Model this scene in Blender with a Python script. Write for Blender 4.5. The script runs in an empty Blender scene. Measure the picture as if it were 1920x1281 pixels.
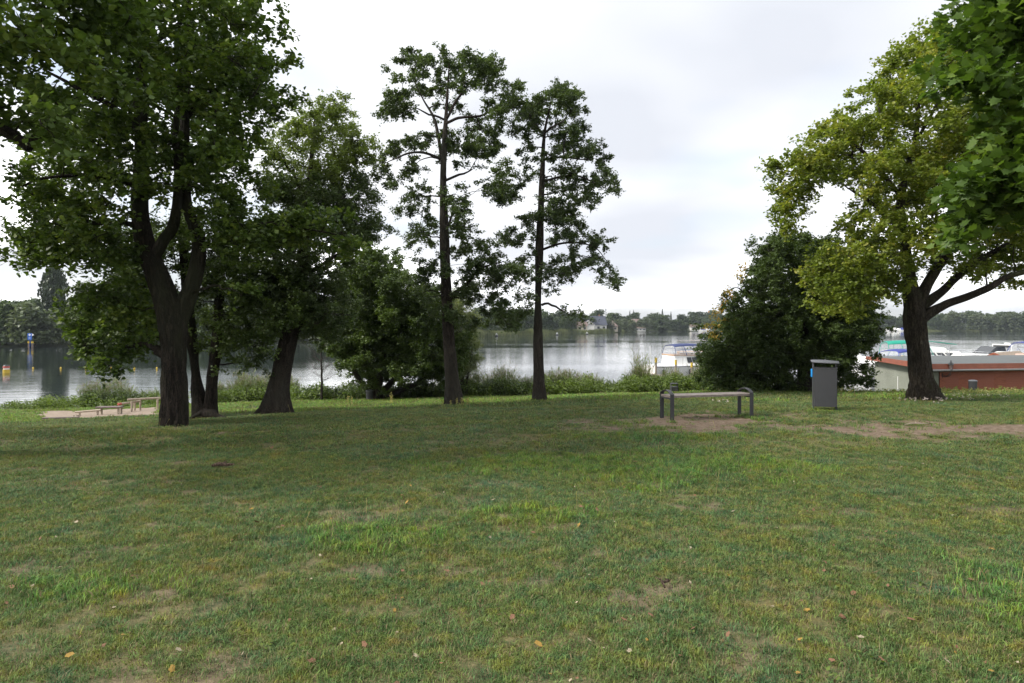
import bpy, math, random
import numpy as np
from mathutils import Vector, Matrix

random.seed(11)
rng = np.random.default_rng(11)
scene = bpy.context.scene
COL = scene.collection
R = math.radians

# ------------------------------------------------------------------ camera
CAM_H, F, HX, HY = 1.75, 1280.0, 960.0, 610.0      # eye height, focal length in photo px, principal column, horizon row
cam = bpy.data.cameras.new("camera")
cam.sensor_width = 36.0
cam.lens = 24.0
cam.shift_y = -(640.5 - HY) / 1920.0
cam.clip_start, cam.clip_end = 0.1, 6000.0
camo = bpy.data.objects.new("camera", cam)
camo.location = (0, 0, CAM_H)
camo.rotation_euler = (R(90), 0, 0)
COL.objects.link(camo)
scene.camera = camo

# ------------------------------------------------------------------ sky and sun
SUN_AZ, SUN_EL = R(-106), R(42)                      # azimuth from +Y towards +X
world = bpy.data.worlds.new("World")
scene.world = world
world.use_nodes = True
nt = world.node_tree
for n in list(nt.nodes):
    nt.nodes.remove(n)


def N(tree, kind, **kw):
    n = tree.nodes.new(kind)
    for k, v in kw.items():
        setattr(n, k, v)
    return n


def setin(n, **kw):
    for k, v in kw.items():
        n.inputs[k.replace("_", " ")].default_value = v


def build_sky():
    L = nt.links.new
    out = N(nt, "ShaderNodeOutputWorld")
    bg = N(nt, "ShaderNodeBackground")
    bg.inputs["Strength"].default_value = 0.1
    L(bg.outputs[0], out.inputs[0])
    sky = N(nt, "ShaderNodeTexSky", sky_type="NISHITA")
    sky.sun_disc = False
    sky.sun_elevation = SUN_EL
    sky.sun_rotation = SUN_AZ % (2 * math.pi)
    sky.air_density, sky.dust_density = 1.0, 2.0
    tc = N(nt, "ShaderNodeTexCoord")
    sep = N(nt, "ShaderNodeSeparateXYZ")
    L(tc.outputs["Generated"], sep.inputs[0])
    ab = N(nt, "ShaderNodeMath", operation="MAXIMUM")
    L(sep.outputs[2], ab.inputs[0])
    ab.inputs[1].default_value = 0.0
    ad = N(nt, "ShaderNodeMath", operation="ADD")
    L(ab.outputs[0], ad.inputs[0])
    ad.inputs[1].default_value = 0.16
    dx = N(nt, "ShaderNodeMath", operation="DIVIDE")
    dy = N(nt, "ShaderNodeMath", operation="DIVIDE")
    L(sep.outputs[0], dx.inputs[0]); L(ad.outputs[0], dx.inputs[1])
    L(sep.outputs[1], dy.inputs[0]); L(ad.outputs[0], dy.inputs[1])
    cmb = N(nt, "ShaderNodeCombineXYZ")
    L(dx.outputs[0], cmb.inputs[0]); L(dy.outputs[0], cmb.inputs[1])
    n1 = N(nt, "ShaderNodeTexNoise")
    setin(n1, Scale=0.8, Detail=3.5, Roughness=0.45, Distortion=0.1)
    mp = N(nt, "ShaderNodeMapping")
    mp.inputs["Location"].default_value = (1.4, 5.9, 0.0)
    L(cmb.outputs[0], mp.inputs[0]); L(mp.outputs[0], n1.inputs["Vector"])
    r1 = N(nt, "ShaderNodeValToRGB")
    el = r1.color_ramp.elements
    el.new(0.54)
    for e, p, c in zip(el, (0.34, 0.54, 0.70), ((0.222, 0.231, 0.252), (0.305, 0.310, 0.320), (0.92, 0.92, 0.92))):
        e.position = p
        e.color = (*c, 1)
    L(n1.outputs["Fac"], r1.inputs[0])
    sc = N(nt, "ShaderNodeVectorMath", operation="SCALE")
    L(r1.outputs[0], sc.inputs[0])
    sc.inputs["Scale"].default_value = 16.0
    n2 = N(nt, "ShaderNodeTexNoise")
    setin(n2, Scale=0.55, Detail=4.0, Roughness=0.55)
    mp2 = N(nt, "ShaderNodeMapping")
    mp2.inputs["Location"].default_value = (7.7, 4.3, 0.0)
    L(cmb.outputs[0], mp2.inputs[0]); L(mp2.outputs[0], n2.inputs["Vector"])
    r2 = N(nt, "ShaderNodeValToRGB")
    r2.color_ramp.elements[0].position = 0.52
    r2.color_ramp.elements[0].color = (1, 1, 1, 1)
    r2.color_ramp.elements[1].position = 0.70
    r2.color_ramp.elements[1].color = (0.45, 0.45, 0.45, 1)
    L(n2.outputs["Fac"], r2.inputs[0])
    mx = N(nt, "ShaderNodeMix", data_type="RGBA")
    L(r2.outputs[0], mx.inputs["Factor"])
    L(sky.outputs[0], mx.inputs["A"])
    L(sc.outputs[0], mx.inputs["B"])
    L(mx.outputs["Result"], bg.inputs[0])


build_sky()
sun = bpy.data.lights.new("sun", "SUN")
sun.energy = 2.1
sun.angle = R(10)
sun.color = (1.0, 0.95, 0.86)
suno = bpy.data.objects.new("sun", sun)
COL.objects.link(suno)
sdir = Vector((math.sin(SUN_AZ) * math.cos(SUN_EL), math.cos(SUN_AZ) * math.cos(SUN_EL), math.sin(SUN_EL)))
suno.rotation_euler = sdir.to_track_quat("Z", "Y").to_euler()
suno.location = sdir * 60

vs = scene.view_settings
vs.view_transform = "Standard"
vs.look = "None"
vs.exposure, vs.gamma = 1.25, 1.0
vs.use_curve_mapping = False
scene.cycles.max_bounces = 8
scene.cycles.diffuse_bounces = 3
scene.cycles.glossy_bounces = 3
scene.cycles.transmission_bounces = 4
scene.cycles.transparent_max_bounces = 8
scene.cycles.volume_bounces = 0
scene.cycles.use_denoising = True
scene.cycles.use_adaptive_sampling = True
scene.cycles.adaptive_threshold = 0.02


# ------------------------------------------------------------------ maths helpers
def PX(x, y, Y):
    """photo pixel + depth in metres -> world point"""
    return np.array([(x - HX) / F * Y, Y, CAM_H - (y - HY) / F * Y])


def hash3(i, j, k):
    n = (i * 374761393 + j * 668265263 + k * 2147483647) & 0xFFFFFFFF
    n = ((n ^ (n >> 13)) * 1274126177) & 0xFFFFFFFF
    n = n ^ (n >> 16)
    return (n & 0xFFFF) / 65535.0


def vnoise(x, y, z=None):
    x = np.asarray(x, float); y = np.asarray(y, float)
    z = np.zeros_like(x) if z is None else np.asarray(z, float)
    xi, yi, zi = (np.floor(a).astype(np.int64) for a in (x, y, z))
    fx, fy, fz = x - xi, y - yi, z - zi
    fx, fy, fz = (f * f * (3 - 2 * f) for f in (fx, fy, fz))
    o = 0
    for a in (0, 1):
        for b in (0, 1):
            for c in (0, 1):
                w = (fx if a else 1 - fx) * (fy if b else 1 - fy) * (fz if c else 1 - fz)
                o = o + w * hash3(xi + a, yi + b, zi + c)
    return o


def fbm(x, y, octv=4, s=1.0):
    o, a, t = 0, 1.0, 0
    for k in range(octv):
        o = o + a * vnoise(x * s + 17.3 * k, y * s - 9.1 * k)
        t += a
        a *= 0.5
        s *= 2.03
    return o / t


GD = np.array([-40, 8, 10, 12, 14, 16, 18, 20, 22, 24, 26, 28, 30, 31, 33, 36, 42, 46, 62.])
GU = np.array([-0.70, -0.35, -0.08, 0.30, 0.62, 0.75])
GZ = np.array([
    [0, 0, 0, -.05, -.35, -.65, -.90, -1.1, -1.28, -1.45, -1.62, -1.79, -2.02, -2.22, -2.7, -3.2, -4, -4.5, -6],
    [0, 0, 0, -.03, -.15, -.33, -.54, -.75, -.90, -1.05, -1.20, -1.40, -1.80, -2.05, -2.5, -3.0, -4, -4.5, -6],
    [0, 0, 0, 0, -.08, -.22, -.39, -.55, -.70, -.88, -1.05, -1.30, -1.70, -2.0, -2.5, -3.0, -4, -4.5, -6],
    [0, 0, 0, 0, 0, -.05, -.15, -.30, -.45, -.62, -.82, -1.05, -1.50, -1.8, -2.4, -3.0, -4, -4.5, -6],
    [0, 0, 0, 0, 0, -.08, -.20, -.32, -.48, -.67, -.86, -1.05, -1.25, -1.35, -1.55, -1.75, -2.1, -2.9, -6],
    [0, 0, 0, 0, 0, -.08, -.20, -.32, -.48, -.67, -.86, -1.05, -1.25, -1.35, -1.55, -1.75, -1.95, -2.6, -6]])


def gz(X, Y, rough=True):
    X = np.atleast_1d(np.asarray(X, float)); Y = np.atleast_1d(np.asarray(Y, float))
    u = np.clip(X / np.maximum(Y, 6.0), GU[0], GU[-1])
    rows = np.stack([np.interp(Y, GD, g) for g in GZ])
    i = np.clip(np.searchsorted(GU, u) - 1, 0, len(GU) - 2)
    t = (u - GU[i]) / (GU[i + 1] - GU[i])
    k = np.arange(len(u))
    z = rows[i, k] * (1 - t) + rows[i + 1, k] * t
    if rough:
        z = z + (fbm(X, Y, 3, 0.55) - 0.5) * 0.07 + (vnoise(X * 3.1, Y * 3.1) - 0.5) * 0.016
    return z


def g1(X, Y):
    return float(gz([X], [Y])[0])


def GP(px, Y):
    """point on the ground under photo column px at depth Y"""
    X = (px - HX) / F * Y
    return np.array([X, Y, g1(X, Y)])


def bareness(X, Y):
    """1 = bare earth, 0 = closed turf"""
    w = (fbm(X + 5, Y, 3, 1.3) - 0.5) * 1.3 + (fbm(X - 8, Y * 1.4, 3, 4.5) - 0.5) * 1.5
    d1 = 1 - np.sqrt(((X - 3.3) / 2.2) ** 2 + ((Y - 12.4) / 1.6) ** 2) + w
    d2 = 1 - np.sqrt(((X - 8.3) / 4.0) ** 2 + ((Y - 11.4) / 1.2) ** 2) + w
    d3 = 1 - np.sqrt(((X - 1.6) / 0.9) ** 2 + ((Y - 11.6) / 0.7) ** 2) + w - 0.15
    b = np.clip(np.maximum(np.maximum(d1, d2), d3) * 1.9, 0, 1)
    n = fbm(X, Y * 1.5, 4, 0.95)
    s = np.clip((n - 0.64) * 6, 0, 1) * 0.35
    s2 = np.clip((fbm(X + 40, Y * 1.6 + 11, 3, 1.9) - 0.68) * 8, 0, 1) * 0.6
    spots = 0
    for (px, Yc, r) in ((327, 12.4, .55), (384, 15.4, .8), (516, 15.8, .8), (852, 17.8, .55), (1012, 18.8, .5), (1737, 16.8, .7)):
        spots = np.maximum(spots, np.clip(1.5 - np.hypot(X - (px - HX) / F * Yc, Y - Yc) / r + w, 0, 1))
    for (px, py, r) in ((700, 1065, .28), (850, 1070, .16), (330, 1100, .35), (270, 1120, .25), (60, 1070, .3), (1250, 1108, .2),
                        (660, 975, .35), (1180, 1130, .2), (1420, 1240, .3), (1800, 950, .3), (1880, 960, .35), (1630, 1010, .18)):
        Yc = CAM_H * F / (py - HY); Xc = (px - HX) / F * Yc
        spots = np.maximum(spots, np.clip(1.3 - np.hypot(X - Xc, (Y - Yc) * 1.3) / r + w, 0, 1))
    return np.clip(np.maximum(np.maximum(b, np.maximum(s, s2)), spots * .65), 0, 1)


def sandness(X, Y):
    u = X / np.maximum(Y, 1)
    w = (fbm(X, Y, 4, .9) - .5) * 2.4
    d = 1 - np.maximum(np.abs((u + .60) / .112), np.abs((Y - 23.6) / 3.9)) ** 2 + w * .5
    return np.clip(d * 4, 0, 1)


# ------------------------------------------------------------------ object helpers
def mesh_np(name, V, faces, mats=None, smooth=False, attr=None, midx=None):
    """faces: list of (n,k) int arrays of any polygon size"""
    me = bpy.data.meshes.new(name)
    V = np.asarray(V, np.float32)
    me.vertices.add(len(V))
    me.vertices.foreach_set("co", V.ravel())
    fl = [np.asarray(f, np.int32) for f in faces if len(f)]
    loops = np.concatenate([f.ravel() for f in fl])
    sizes = np.concatenate([np.full(len(f), f.shape[1], np.int32) for f in fl])
    starts = np.concatenate([[0], np.cumsum(sizes)[:-1]]).astype(np.int32)
    me.loops.add(len(loops))
    me.loops.foreach_set("vertex_index", loops)
    me.polygons.add(len(sizes))
    me.polygons.foreach_set("loop_start", starts)
    try:
        me.polygons.foreach_set("loop_total", sizes)
    except Exception:
        pass
    if smooth:
        me.polygons.foreach_set("use_smooth", np.ones(len(sizes), bool))
    if midx is not None:
        me.polygons.foreach_set("material_index", np.asarray(midx, np.int32))
    if attr:
        for k, v in attr.items():
            a = me.attributes.new(k, "FLOAT", "POINT")
            a.data.foreach_set("value", np.asarray(v, np.float32))
    me.update(calc_edges=True)
    me.validate()
    for m in (mats or []):
        me.materials.append(m)
    return me


def link(name, me, parent=None, **props):
    o = bpy.data.objects.new(name, me)
    COL.objects.link(o)
    if parent is not None:
        o.parent = parent
    for k, v in props.items():
        o[k] = v
    return o


def thing(name, label, cat, loc=(0, 0, 0), group=None, rz=0.0):
    o = bpy.data.objects.new(name, None)
    COL.objects.link(o)
    o.empty_display_size = 0.2
    o.location = tuple(float(a) for a in loc)
    o.rotation_euler = (0, 0, rz)
    o["label"] = label
    o["category"] = cat
    if group:
        o["group"] = group
    return o


class MB:
    """collects boxes, tubes and sheets that become ONE mesh"""
    def __init__(s):
        s.V, s.Fc = [], []

    def add(s, V, Fc):
        b = len(s.V)
        s.V += [tuple(float(c) for c in v) for v in V]
        s.Fc += [tuple(i + b for i in f) for f in Fc]
        return s

    def box(s, c, d, M=None, taper=1.0):
        x, y, z = d[0] / 2, d[1] / 2, d[2] / 2
        V = []
        for sz in (-1, 1):
            t = taper if sz > 0 else 1.0
            for sx, sy in ((-1, -1), (1, -1), (1, 1), (-1, 1)):
                v = Vector((sx * x * t, sy * y * t, sz * z))
                if M is not None:
                    v = M @ v
                V.append(v + Vector(c))
        return s.add(V, [(3, 2, 1, 0), (4, 5, 6, 7), (0, 1, 5, 4), (1, 2, 6, 5), (2, 3, 7, 6), (3, 0, 4, 7)])

    def tube(s, pts, r, n=8, cap=True):
        pts = [Vector(p) for p in pts]
        rr = r if hasattr(r, "__len__") else [r] * len(pts)
        V = []
        for i, p in enumerate(pts):
            d = (pts[min(i + 1, len(pts) - 1)] - pts[max(i - 1, 0)])
            d = d.normalized() if d.length > 1e-9 else Vector((0, 0, 1))
            a = d.cross(Vector((0, 0, 1)) if abs(d.z) < 0.95 else Vector((1, 0, 0))).normalized()
            b = d.cross(a)
            for k in range(n):
                t = 2 * math.pi * k / n
                V.append(p + (a * math.cos(t) + b * math.sin(t)) * rr[i])
        Fc = []
        for i in range(len(pts) - 1):
            for k in range(n):
                k2 = (k + 1) % n
                Fc.append((i * n + k, i * n + k2, (i + 1) * n + k2, (i + 1) * n + k))
        if cap:
            Fc.append(tuple(reversed(range(n))))
            Fc.append(tuple((len(pts) - 1) * n + k for k in range(n)))
        return s.add(V, Fc)

    def loft(s, rings, close=True, cap=False):
        n = len(rings[0])
        V = [v for r in rings for v in r]
        Fc = []
        for i in range(len(rings) - 1):
            for k in range(n if close else n - 1):
                k2 = (k + 1) % n
                Fc.append((i * n + k, i * n + k2, (i + 1) * n + k2, (i + 1) * n + k))
        if cap:
            Fc.append(tuple(reversed(range(n))))
            Fc.append(tuple((len(rings) - 1) * n + k for k in range(n)))
        return s.add(V, Fc)

    def poly(s, V):
        return s.add(V, [tuple(range(len(V)))])

    def slab(s, V, off):
        """polygon V extruded by the vector off"""
        n = len(V)
        W = [Vector(v) for v in V] + [Vector(v) + Vector(off) for v in V]
        Fc = [tuple(reversed(range(n))), tuple(range(n, 2 * n))]
        for k in range(n):
            k2 = (k + 1) % n
            Fc.append((k, k2, n + k2, n + k))
        return s.add(W, Fc)

    def mesh(s, name, mat, smooth=False):
        me = bpy.data.meshes.new(name)
        me.from_pydata(s.V, [], s.Fc)
        me.update()
        import bmesh
        bm = bmesh.new(); bm.from_mesh(me)
        bmesh.ops.recalc_face_normals(bm, faces=bm.faces)
        bm.to_mesh(me); bm.free()
        if smooth:
            me.shade_smooth()
            try:
                me.set_sharp_from_angle(angle=R(40))
            except Exception:
                pass
        me.materials.append(mat)
        return me

    def obj(s, name, mat, parent=None, smooth=False, bevel=0.0, **props):
        o = link(name, s.mesh(name, mat, smooth), parent, **props)
        if bevel:
            m = o.modifiers.new("bevel", "BEVEL")
            m.width = bevel
            m.segments = 2
            m.limit_method = "ANGLE"
        return o


# ------------------------------------------------------------------ materials
def new_mat(name):
    m = bpy.data.materials.new(name)
    m.use_nodes = True
    t = m.node_tree
    for n in list(t.nodes):
        t.nodes.remove(n)
    out = N(t, "ShaderNodeOutputMaterial")
    return m, t, out


def ramp(t, fac, stops):
    r = N(t, "ShaderNodeValToRGB")
    el = r.color_ramp.elements
    while len(el) < len(stops):
        el.new(0.5)
    for e, (p, c) in zip(el, stops):
        e.position = p
        e.color = (*c, 1) if len(c) == 3 else c
    t.links.new(fac, r.inputs[0])
    return r.outputs[0]


def noise(t, scale, detail=4.0, rough=0.55, vec=None, dist=0.0):
    n = N(t, "ShaderNodeTexNoise")
    setin(n, Scale=scale, Detail=detail, Roughness=rough, Distortion=dist)
    if vec is not None:
        t.links.new(vec, n.inputs["Vector"])
    return n.outputs["Fac"]


def wpos(t, scale=(1, 1, 1)):
    g = N(t, "ShaderNodeNewGeometry")
    m = N(t, "ShaderNodeMapping")
    m.inputs["Scale"].default_value = scale
    t.links.new(g.outputs["Position"], m.inputs[0])
    return m.outputs[0]


def opos(t, scale=(1, 1, 1)):
    g = N(t, "ShaderNodeTexCoord")
    m = N(t, "ShaderNodeMapping")
    m.inputs["Scale"].default_value = scale
    t.links.new(g.outputs["Object"], m.inputs[0])
    return m.outputs[0]


def mixc(t, fac, a, b, mode="MIX"):
    m = N(t, "ShaderNodeMix", data_type="RGBA", blend_type=mode)
    for s, v in (("Factor", fac), ("A", a), ("B", b)):
        if isinstance(v, bpy.types.NodeSocket):
            t.links.new(v, m.inputs[s])
        elif s == "Factor":
            m.inputs[s].default_value = v
        else:
            m.inputs[s].default_value = (*v, 1)
    return m.outputs["Result"]


def bump(t, h, strength=0.5, dist=0.02):
    b = N(t, "ShaderNodeBump")
    b.inputs["Strength"].default_value = strength
    b.inputs["Distance"].default_value = dist
    t.links.new(h, b.inputs["Height"])
    return b.outputs[0]


def plain(name, col, rough=0.6, metal=0.0, var=0.12, scale=8.0, spec=0.5, bumpd=0.0):
    """painted or cast surface with mottled tone and roughness"""
    m, t, out = new_mat(name)
    p = N(t, "ShaderNodeBsdfPrincipled")
    v = opos(t)
    f = noise(t, scale, 5, 0.6, v)
    lo = tuple(c * (1 - var) for c in col)
    hi = tuple(min(1, c * (1 + var)) for c in col)
    t.links.new(ramp(t, f, [(0.3, lo), (0.7, hi)]), p.inputs["Base Color"])
    rr = N(t, "ShaderNodeMapRange")
    rr.inputs["To Min"].default_value = max(0.02, rough - 0.1)
    rr.inputs["To Max"].default_value = min(1, rough + 0.1)
    t.links.new(f, rr.inputs[0])
    t.links.new(rr.outputs[0], p.inputs["Roughness"])
    p.inputs["Metallic"].default_value = metal
    p.inputs["Specular IOR Level"].default_value = spec
    if bumpd:
        t.links.new(bump(t, noise(t, scale * 6, 4, 0.6, v), 0.6, bumpd), p.inputs["Normal"])
    t.links.new(p.outputs[0], out.inputs[0])
    return m


def leaf_mat(name, dark, light, trans=0.3, third=None, patch=1.2, objrand=0.0, rough=0.5, spec=0.35):
    """leaves: tone varies from leaf to leaf and from bough to bough, light passes through"""
    m, t, out = new_mat(name)
    a = N(t, "ShaderNodeAttribute")
    a.attribute_name = "rnd"
    f = noise(t, patch, 3, 0.5, wpos(t))
    s = N(t, "ShaderNodeMath", operation="MULTIPLY_ADD")
    t.links.new(a.outputs["Fac"], s.inputs[0])
    s.inputs[1].default_value = 0.55
    sub = N(t, "ShaderNodeMath", operation="MULTIPLY_ADD")
    t.links.new(f, sub.inputs[0])
    sub.inputs[1].default_value = 1.6
    sub.inputs[2].default_value = -0.58
    t.links.new(sub.outputs[0], s.inputs[2])
    stops = [(0.05, dark), (0.75, light)]
    if third:
        stops = [(0.05, dark), (0.62, light), (0.97, third)]
    c = ramp(t, s.outputs[0], stops)
    if objrand:
        oi = N(t, "ShaderNodeObjectInfo")
        hs = N(t, "ShaderNodeHueSaturation")
        mr = N(t, "ShaderNodeMapRange")
        mr.inputs["To Min"].default_value = 1 - objrand
        mr.inputs["To Max"].default_value = 1 + objrand
        t.links.new(oi.outputs["Random"], mr.inputs[0])
        t.links.new(mr.outputs[0], hs.inputs["Value"])
        t.links.new(c, hs.inputs["Color"])
        c = hs.outputs[0]
    p = N(t, "ShaderNodeBsdfPrincipled")
    t.links.new(c, p.inputs["Base Color"])
    p.inputs["Roughness"].default_value = rough
    p.inputs["Specular IOR Level"].default_value = spec
    tr = N(t, "ShaderNodeBsdfTranslucent")
    tc = mixc(t, 1.0, c, (1.25, 1.35, 0.55), "MULTIPLY")
    t.links.new(tc, tr.inputs[0])
    mx = N(t, "ShaderNodeMixShader")
    mx.inputs[0].default_value = trans
    t.links.new(p.outputs[0], mx.inputs[1])
    t.links.new(tr.outputs[0], mx.inputs[2])
    t.links.new(mx.outputs[0], out.inputs[0])
    return m


def bark_mat(name, dark, light, moss=None, sc=11.0):
    m, t, out = new_mat(name)
    p = N(t, "ShaderNodeBsdfPrincipled")
    f = noise(t, sc * 2.2, 5, 0.62, wpos(t, (1, 1, 0.16)), 0.8)
    f2 = noise(t, sc * 6.0, 4, 0.65, wpos(t, (1, 1, 0.4)), 0.4)
    tone = noise(t, 1.6, 4, 0.6, wpos(t))
    # furrow: narrow dark lines where the stretched noise crosses its middle
    sb = N(t, "ShaderNodeMath", operation="SUBTRACT")
    t.links.new(f, sb.inputs[0]); sb.inputs[1].default_value = 0.5
    ab = N(t, "ShaderNodeMath", operation="ABSOLUTE")
    t.links.new(sb.outputs[0], ab.inputs[0])
    fur = N(t, "ShaderNodeMapRange")
    fur.inputs["From Max"].default_value = 0.07
    t.links.new(ab.outputs[0], fur.inputs[0])
    c = ramp(t, f2, [(0.3, dark), (0.7, light)])
    c = mixc(t, 1.0, c, ramp(t, tone, [(0.3, (0.7, 0.68, 0.66)), (0.7, (1.2, 1.2, 1.2))]), "MULTIPLY")
    c = mixc(t, fur.outputs[0], tuple(x * 0.5 for x in dark), c)
    if moss:
        mf = noise(t, 1.1, 4, 0.6, wpos(t, (1, 1, 0.35)))
        mr = N(t, "ShaderNodeMapRange")
        mr.inputs["From Min"].default_value = 0.47
        mr.inputs["From Max"].default_value = 0.66
        mr.inputs["To Max"].default_value = 0.8
        t.links.new(mf, mr.inputs[0])
        c = mixc(t, mr.outputs[0], c, moss)
    t.links.new(c, p.inputs["Base Color"])
    p.inputs["Roughness"].default_value = 0.9
    p.inputs["Specular IOR Level"].default_value = 0.2
    ad = N(t, "ShaderNodeMath", operation="MULTIPLY_ADD")
    t.links.new(f2, ad.inputs[0]); ad.inputs[1].default_value = 0.5
    t.links.new(fur.outputs[0], ad.inputs[2])
    t.links.new(bump(t, ad.outputs[0], 0.9, 0.02), p.inputs["Normal"])
    t.links.new(p.outputs[0], out.inputs[0])
    return m


def turf_colour(t):
    """patchwork of fescue, ryegrass and dry thatch, in world metres"""
    v = wpos(t)
    f1 = noise(t, 0.75, 4, 0.6, v, 0.4)
    f2 = noise(t, 2.6, 4, 0.6, v, 0.3)
    f3 = noise(t, 9.0, 3, 0.6, v, 0.2)
    c = ramp(t, f1, [(0.32, (0.100, 0.185, 0.098)), (0.46, (0.120, 0.195, 0.072)), (0.56, (0.155, 0.210, 0.052)), (0.70, (0.215, 0.205, 0.070))])
    d = ramp(t, f2, [(0.30, (0.085, 0.175, 0.110)), (0.50, (0.125, 0.205, 0.062)), (0.62, (0.180, 0.210, 0.055)), (0.74, (0.245, 0.185, 0.105))])
    e = ramp(t, f3, [(0.34, (0.58, 0.70, 0.74)), (0.50, (1.0, 1.0, 1.0)), (0.66, (1.55, 1.12, 0.85))])
    return mixc(t, 1.0, mixc(t, 0.5, c, d), e, "MULTIPLY")


def ground_mat():
    m, t, out = new_mat("turf_ground")
    p = N(t, "ShaderNodeBsdfPrincipled")
    g = turf_colour(t)
    v = wpos(t)
    th = noise(t, 26, 4, 0.7, v)
    g = mixc(t, 0.75, g, ramp(t, th, [(0.35, (0.060, 0.050, 0.030)), (0.65, (0.170, 0.125, 0.075))]))
    soilf = noise(t, 9, 6, 0.65, v, 0.5)
    soil = ramp(t, soilf, [(0.28, (0.085, 0.062, 0.043)), (0.5, (0.180, 0.134, 0.098)), (0.72, (0.27, 0.210, 0.162))])
    sand = ramp(t, noise(t, 5, 6, 0.7, v), [(0.3, (0.20, 0.155, 0.12)), (0.7, (0.36, 0.295, 0.235))])
    b = N(t, "ShaderNodeAttribute"); b.attribute_name = "bare"
    s = N(t, "ShaderNodeAttribute"); s.attribute_name = "sand"
    c = mixc(t, b.outputs["Fac"], g, soil)
    c = mixc(t, s.outputs["Fac"], c, sand)
    t.links.new(c, p.inputs["Base Color"])
    p.inputs["Roughness"].default_value = 0.95
    p.inputs["Specular IOR Level"].default_value = 0.1
    h = N(t, "ShaderNodeMath", operation="ADD")
    t.links.new(th, h.inputs[0]); t.links.new(soilf, h.inputs[1])
    t.links.new(bump(t, h.outputs[0], 0.9, 0.02), p.inputs["Normal"])
    t.links.new(p.outputs[0], out.inputs[0])
    return m


def grass_mat(name, tint=(1, 1, 1), rnd=0.35):
    m, t, out = new_mat(name)
    c = turf_colour(t)
    c = mixc(t, 1.0, c, tint, "MULTIPLY")
    oi = N(t, "ShaderNodeObjectInfo")
    a = N(t, "ShaderNodeAttribute"); a.attribute_name = "rnd"
    hs = N(t, "ShaderNodeHueSaturation")
    mr = N(t, "ShaderNodeMapRange")
    mr.inputs["To Min"].default_value = 1 - rnd
    mr.inputs["To Max"].default_value = 1 + rnd
    t.links.new(oi.outputs["Random"], mr.inputs[0])
    t.links.new(mr.outputs[0], hs.inputs["Value"])
    mh = N(t, "ShaderNodeMapRange")
    mh.inputs["To Min"].default_value = 0.475
    mh.inputs["To Max"].default_value = 0.525
    t.links.new(a.outputs["Fac"], mh.inputs[0])
    t.links.new(mh.outputs[0], hs.inputs["Hue"])
    bl = N(t, "ShaderNodeMath", operation="MULTIPLY")
    wob = N(t, "ShaderNodeMath", operation="FRACT")
    w7 = N(t, "ShaderNodeMath", operation="MULTIPLY")
    t.links.new(a.outputs["Fac"], w7.inputs[0]); w7.inputs[1].default_value = 7.31
    t.links.new(w7.outputs[0], wob.inputs[0])
    mb2 = N(t, "ShaderNodeMapRange")
    mb2.inputs["To Min"].default_value = 0.6
    mb2.inputs["To Max"].default_value = 1.5
    t.links.new(wob.outputs[0], mb2.inputs[0])
    t.links.new(mr.outputs[0], bl.inputs[0]); t.links.new(mb2.outputs[0], bl.inputs[1])
    t.links.new(bl.outputs[0], hs.inputs["Value"])
    t.links.new(c, hs.inputs["Color"])
    dry = N(t, "ShaderNodeMath", operation="GREATER_THAN")
    dry.inputs[1].default_value = 0.87
    t.links.new(a.outputs["Fac"], dry.inputs[0])
    c = mixc(t, dry.outputs[0], hs.outputs[0], (0.24, 0.19, 0.10))
    p = N(t, "ShaderNodeBsdfPrincipled")
    t.links.new(c, p.inputs["Base Color"])
    p.inputs["Roughness"].default_value = 0.55
    p.inputs["Specular IOR Level"].default_value = 0.25
    tr = N(t, "ShaderNodeBsdfTranslucent")
    t.links.new(c, tr.inputs[0])
    mx = N(t, "ShaderNodeMixShader")
    mx.inputs[0].default_value = 0.3
    t.links.new(p.outputs[0], mx.inputs[1]); t.links.new(tr.outputs[0], mx.inputs[2])
    t.links.new(mx.outputs[0], out.inputs[0])
    return m


def water_mat():
    m, t, out = new_mat("lake_water")
    p = N(t, "ShaderNodeBsdfPrincipled")
    p.inputs["Base Color"].default_value = (0.018, 0.026, 0.026, 1)
    p.inputs["Roughness"].default_value = 0.035
    p.inputs["IOR"].default_value = 1.333
    p.inputs["Specular IOR Level"].default_value = 0.5
    v1 = wpos(t, (0.35, 1.3, 1))
    v2 = wpos(t, (1.0, 2.6, 1))
    a = noise(t, 0.9, 3, 0.55, v1, 0.4)
    b = noise(t, 2.1, 3, 0.55, v2, 0.3)
    mask = noise(t, 0.022, 2, 0.5, wpos(t, (0.35, 1.5, 1)))
    mk = N(t, "ShaderNodeMapRange")
    mk.inputs["From Min"].default_value = 0.40
    mk.inputs["From Max"].default_value = 0.60
    mk.inputs["To Min"].default_value = 0.25
    mk.inputs["To Max"].default_value = 1.0
    t.links.new(mask, mk.inputs[0])
    s = N(t, "ShaderNodeMath", operation="MULTIPLY_ADD")
    t.links.new(b, s.inputs[0]); s.inputs[1].default_value = 0.35
    t.links.new(a, s.inputs[2])
    h = N(t, "ShaderNodeMath", operation="MULTIPLY")
    t.links.new(s.outputs[0], h.inputs[0]); t.links.new(mk.outputs[0], h.inputs[1])
    bm = N(t, "ShaderNodeBump")
    bm.inputs["Strength"].default_value = 1.0
    bm.inputs["Distance"].default_value = 0.022
    t.links.new(h.outputs[0], bm.inputs["Height"])
    t.links.new(bm.outputs[0], p.inputs["Normal"])
    t.links.new(p.outputs[0], out.inputs[0])
    return m


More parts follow.
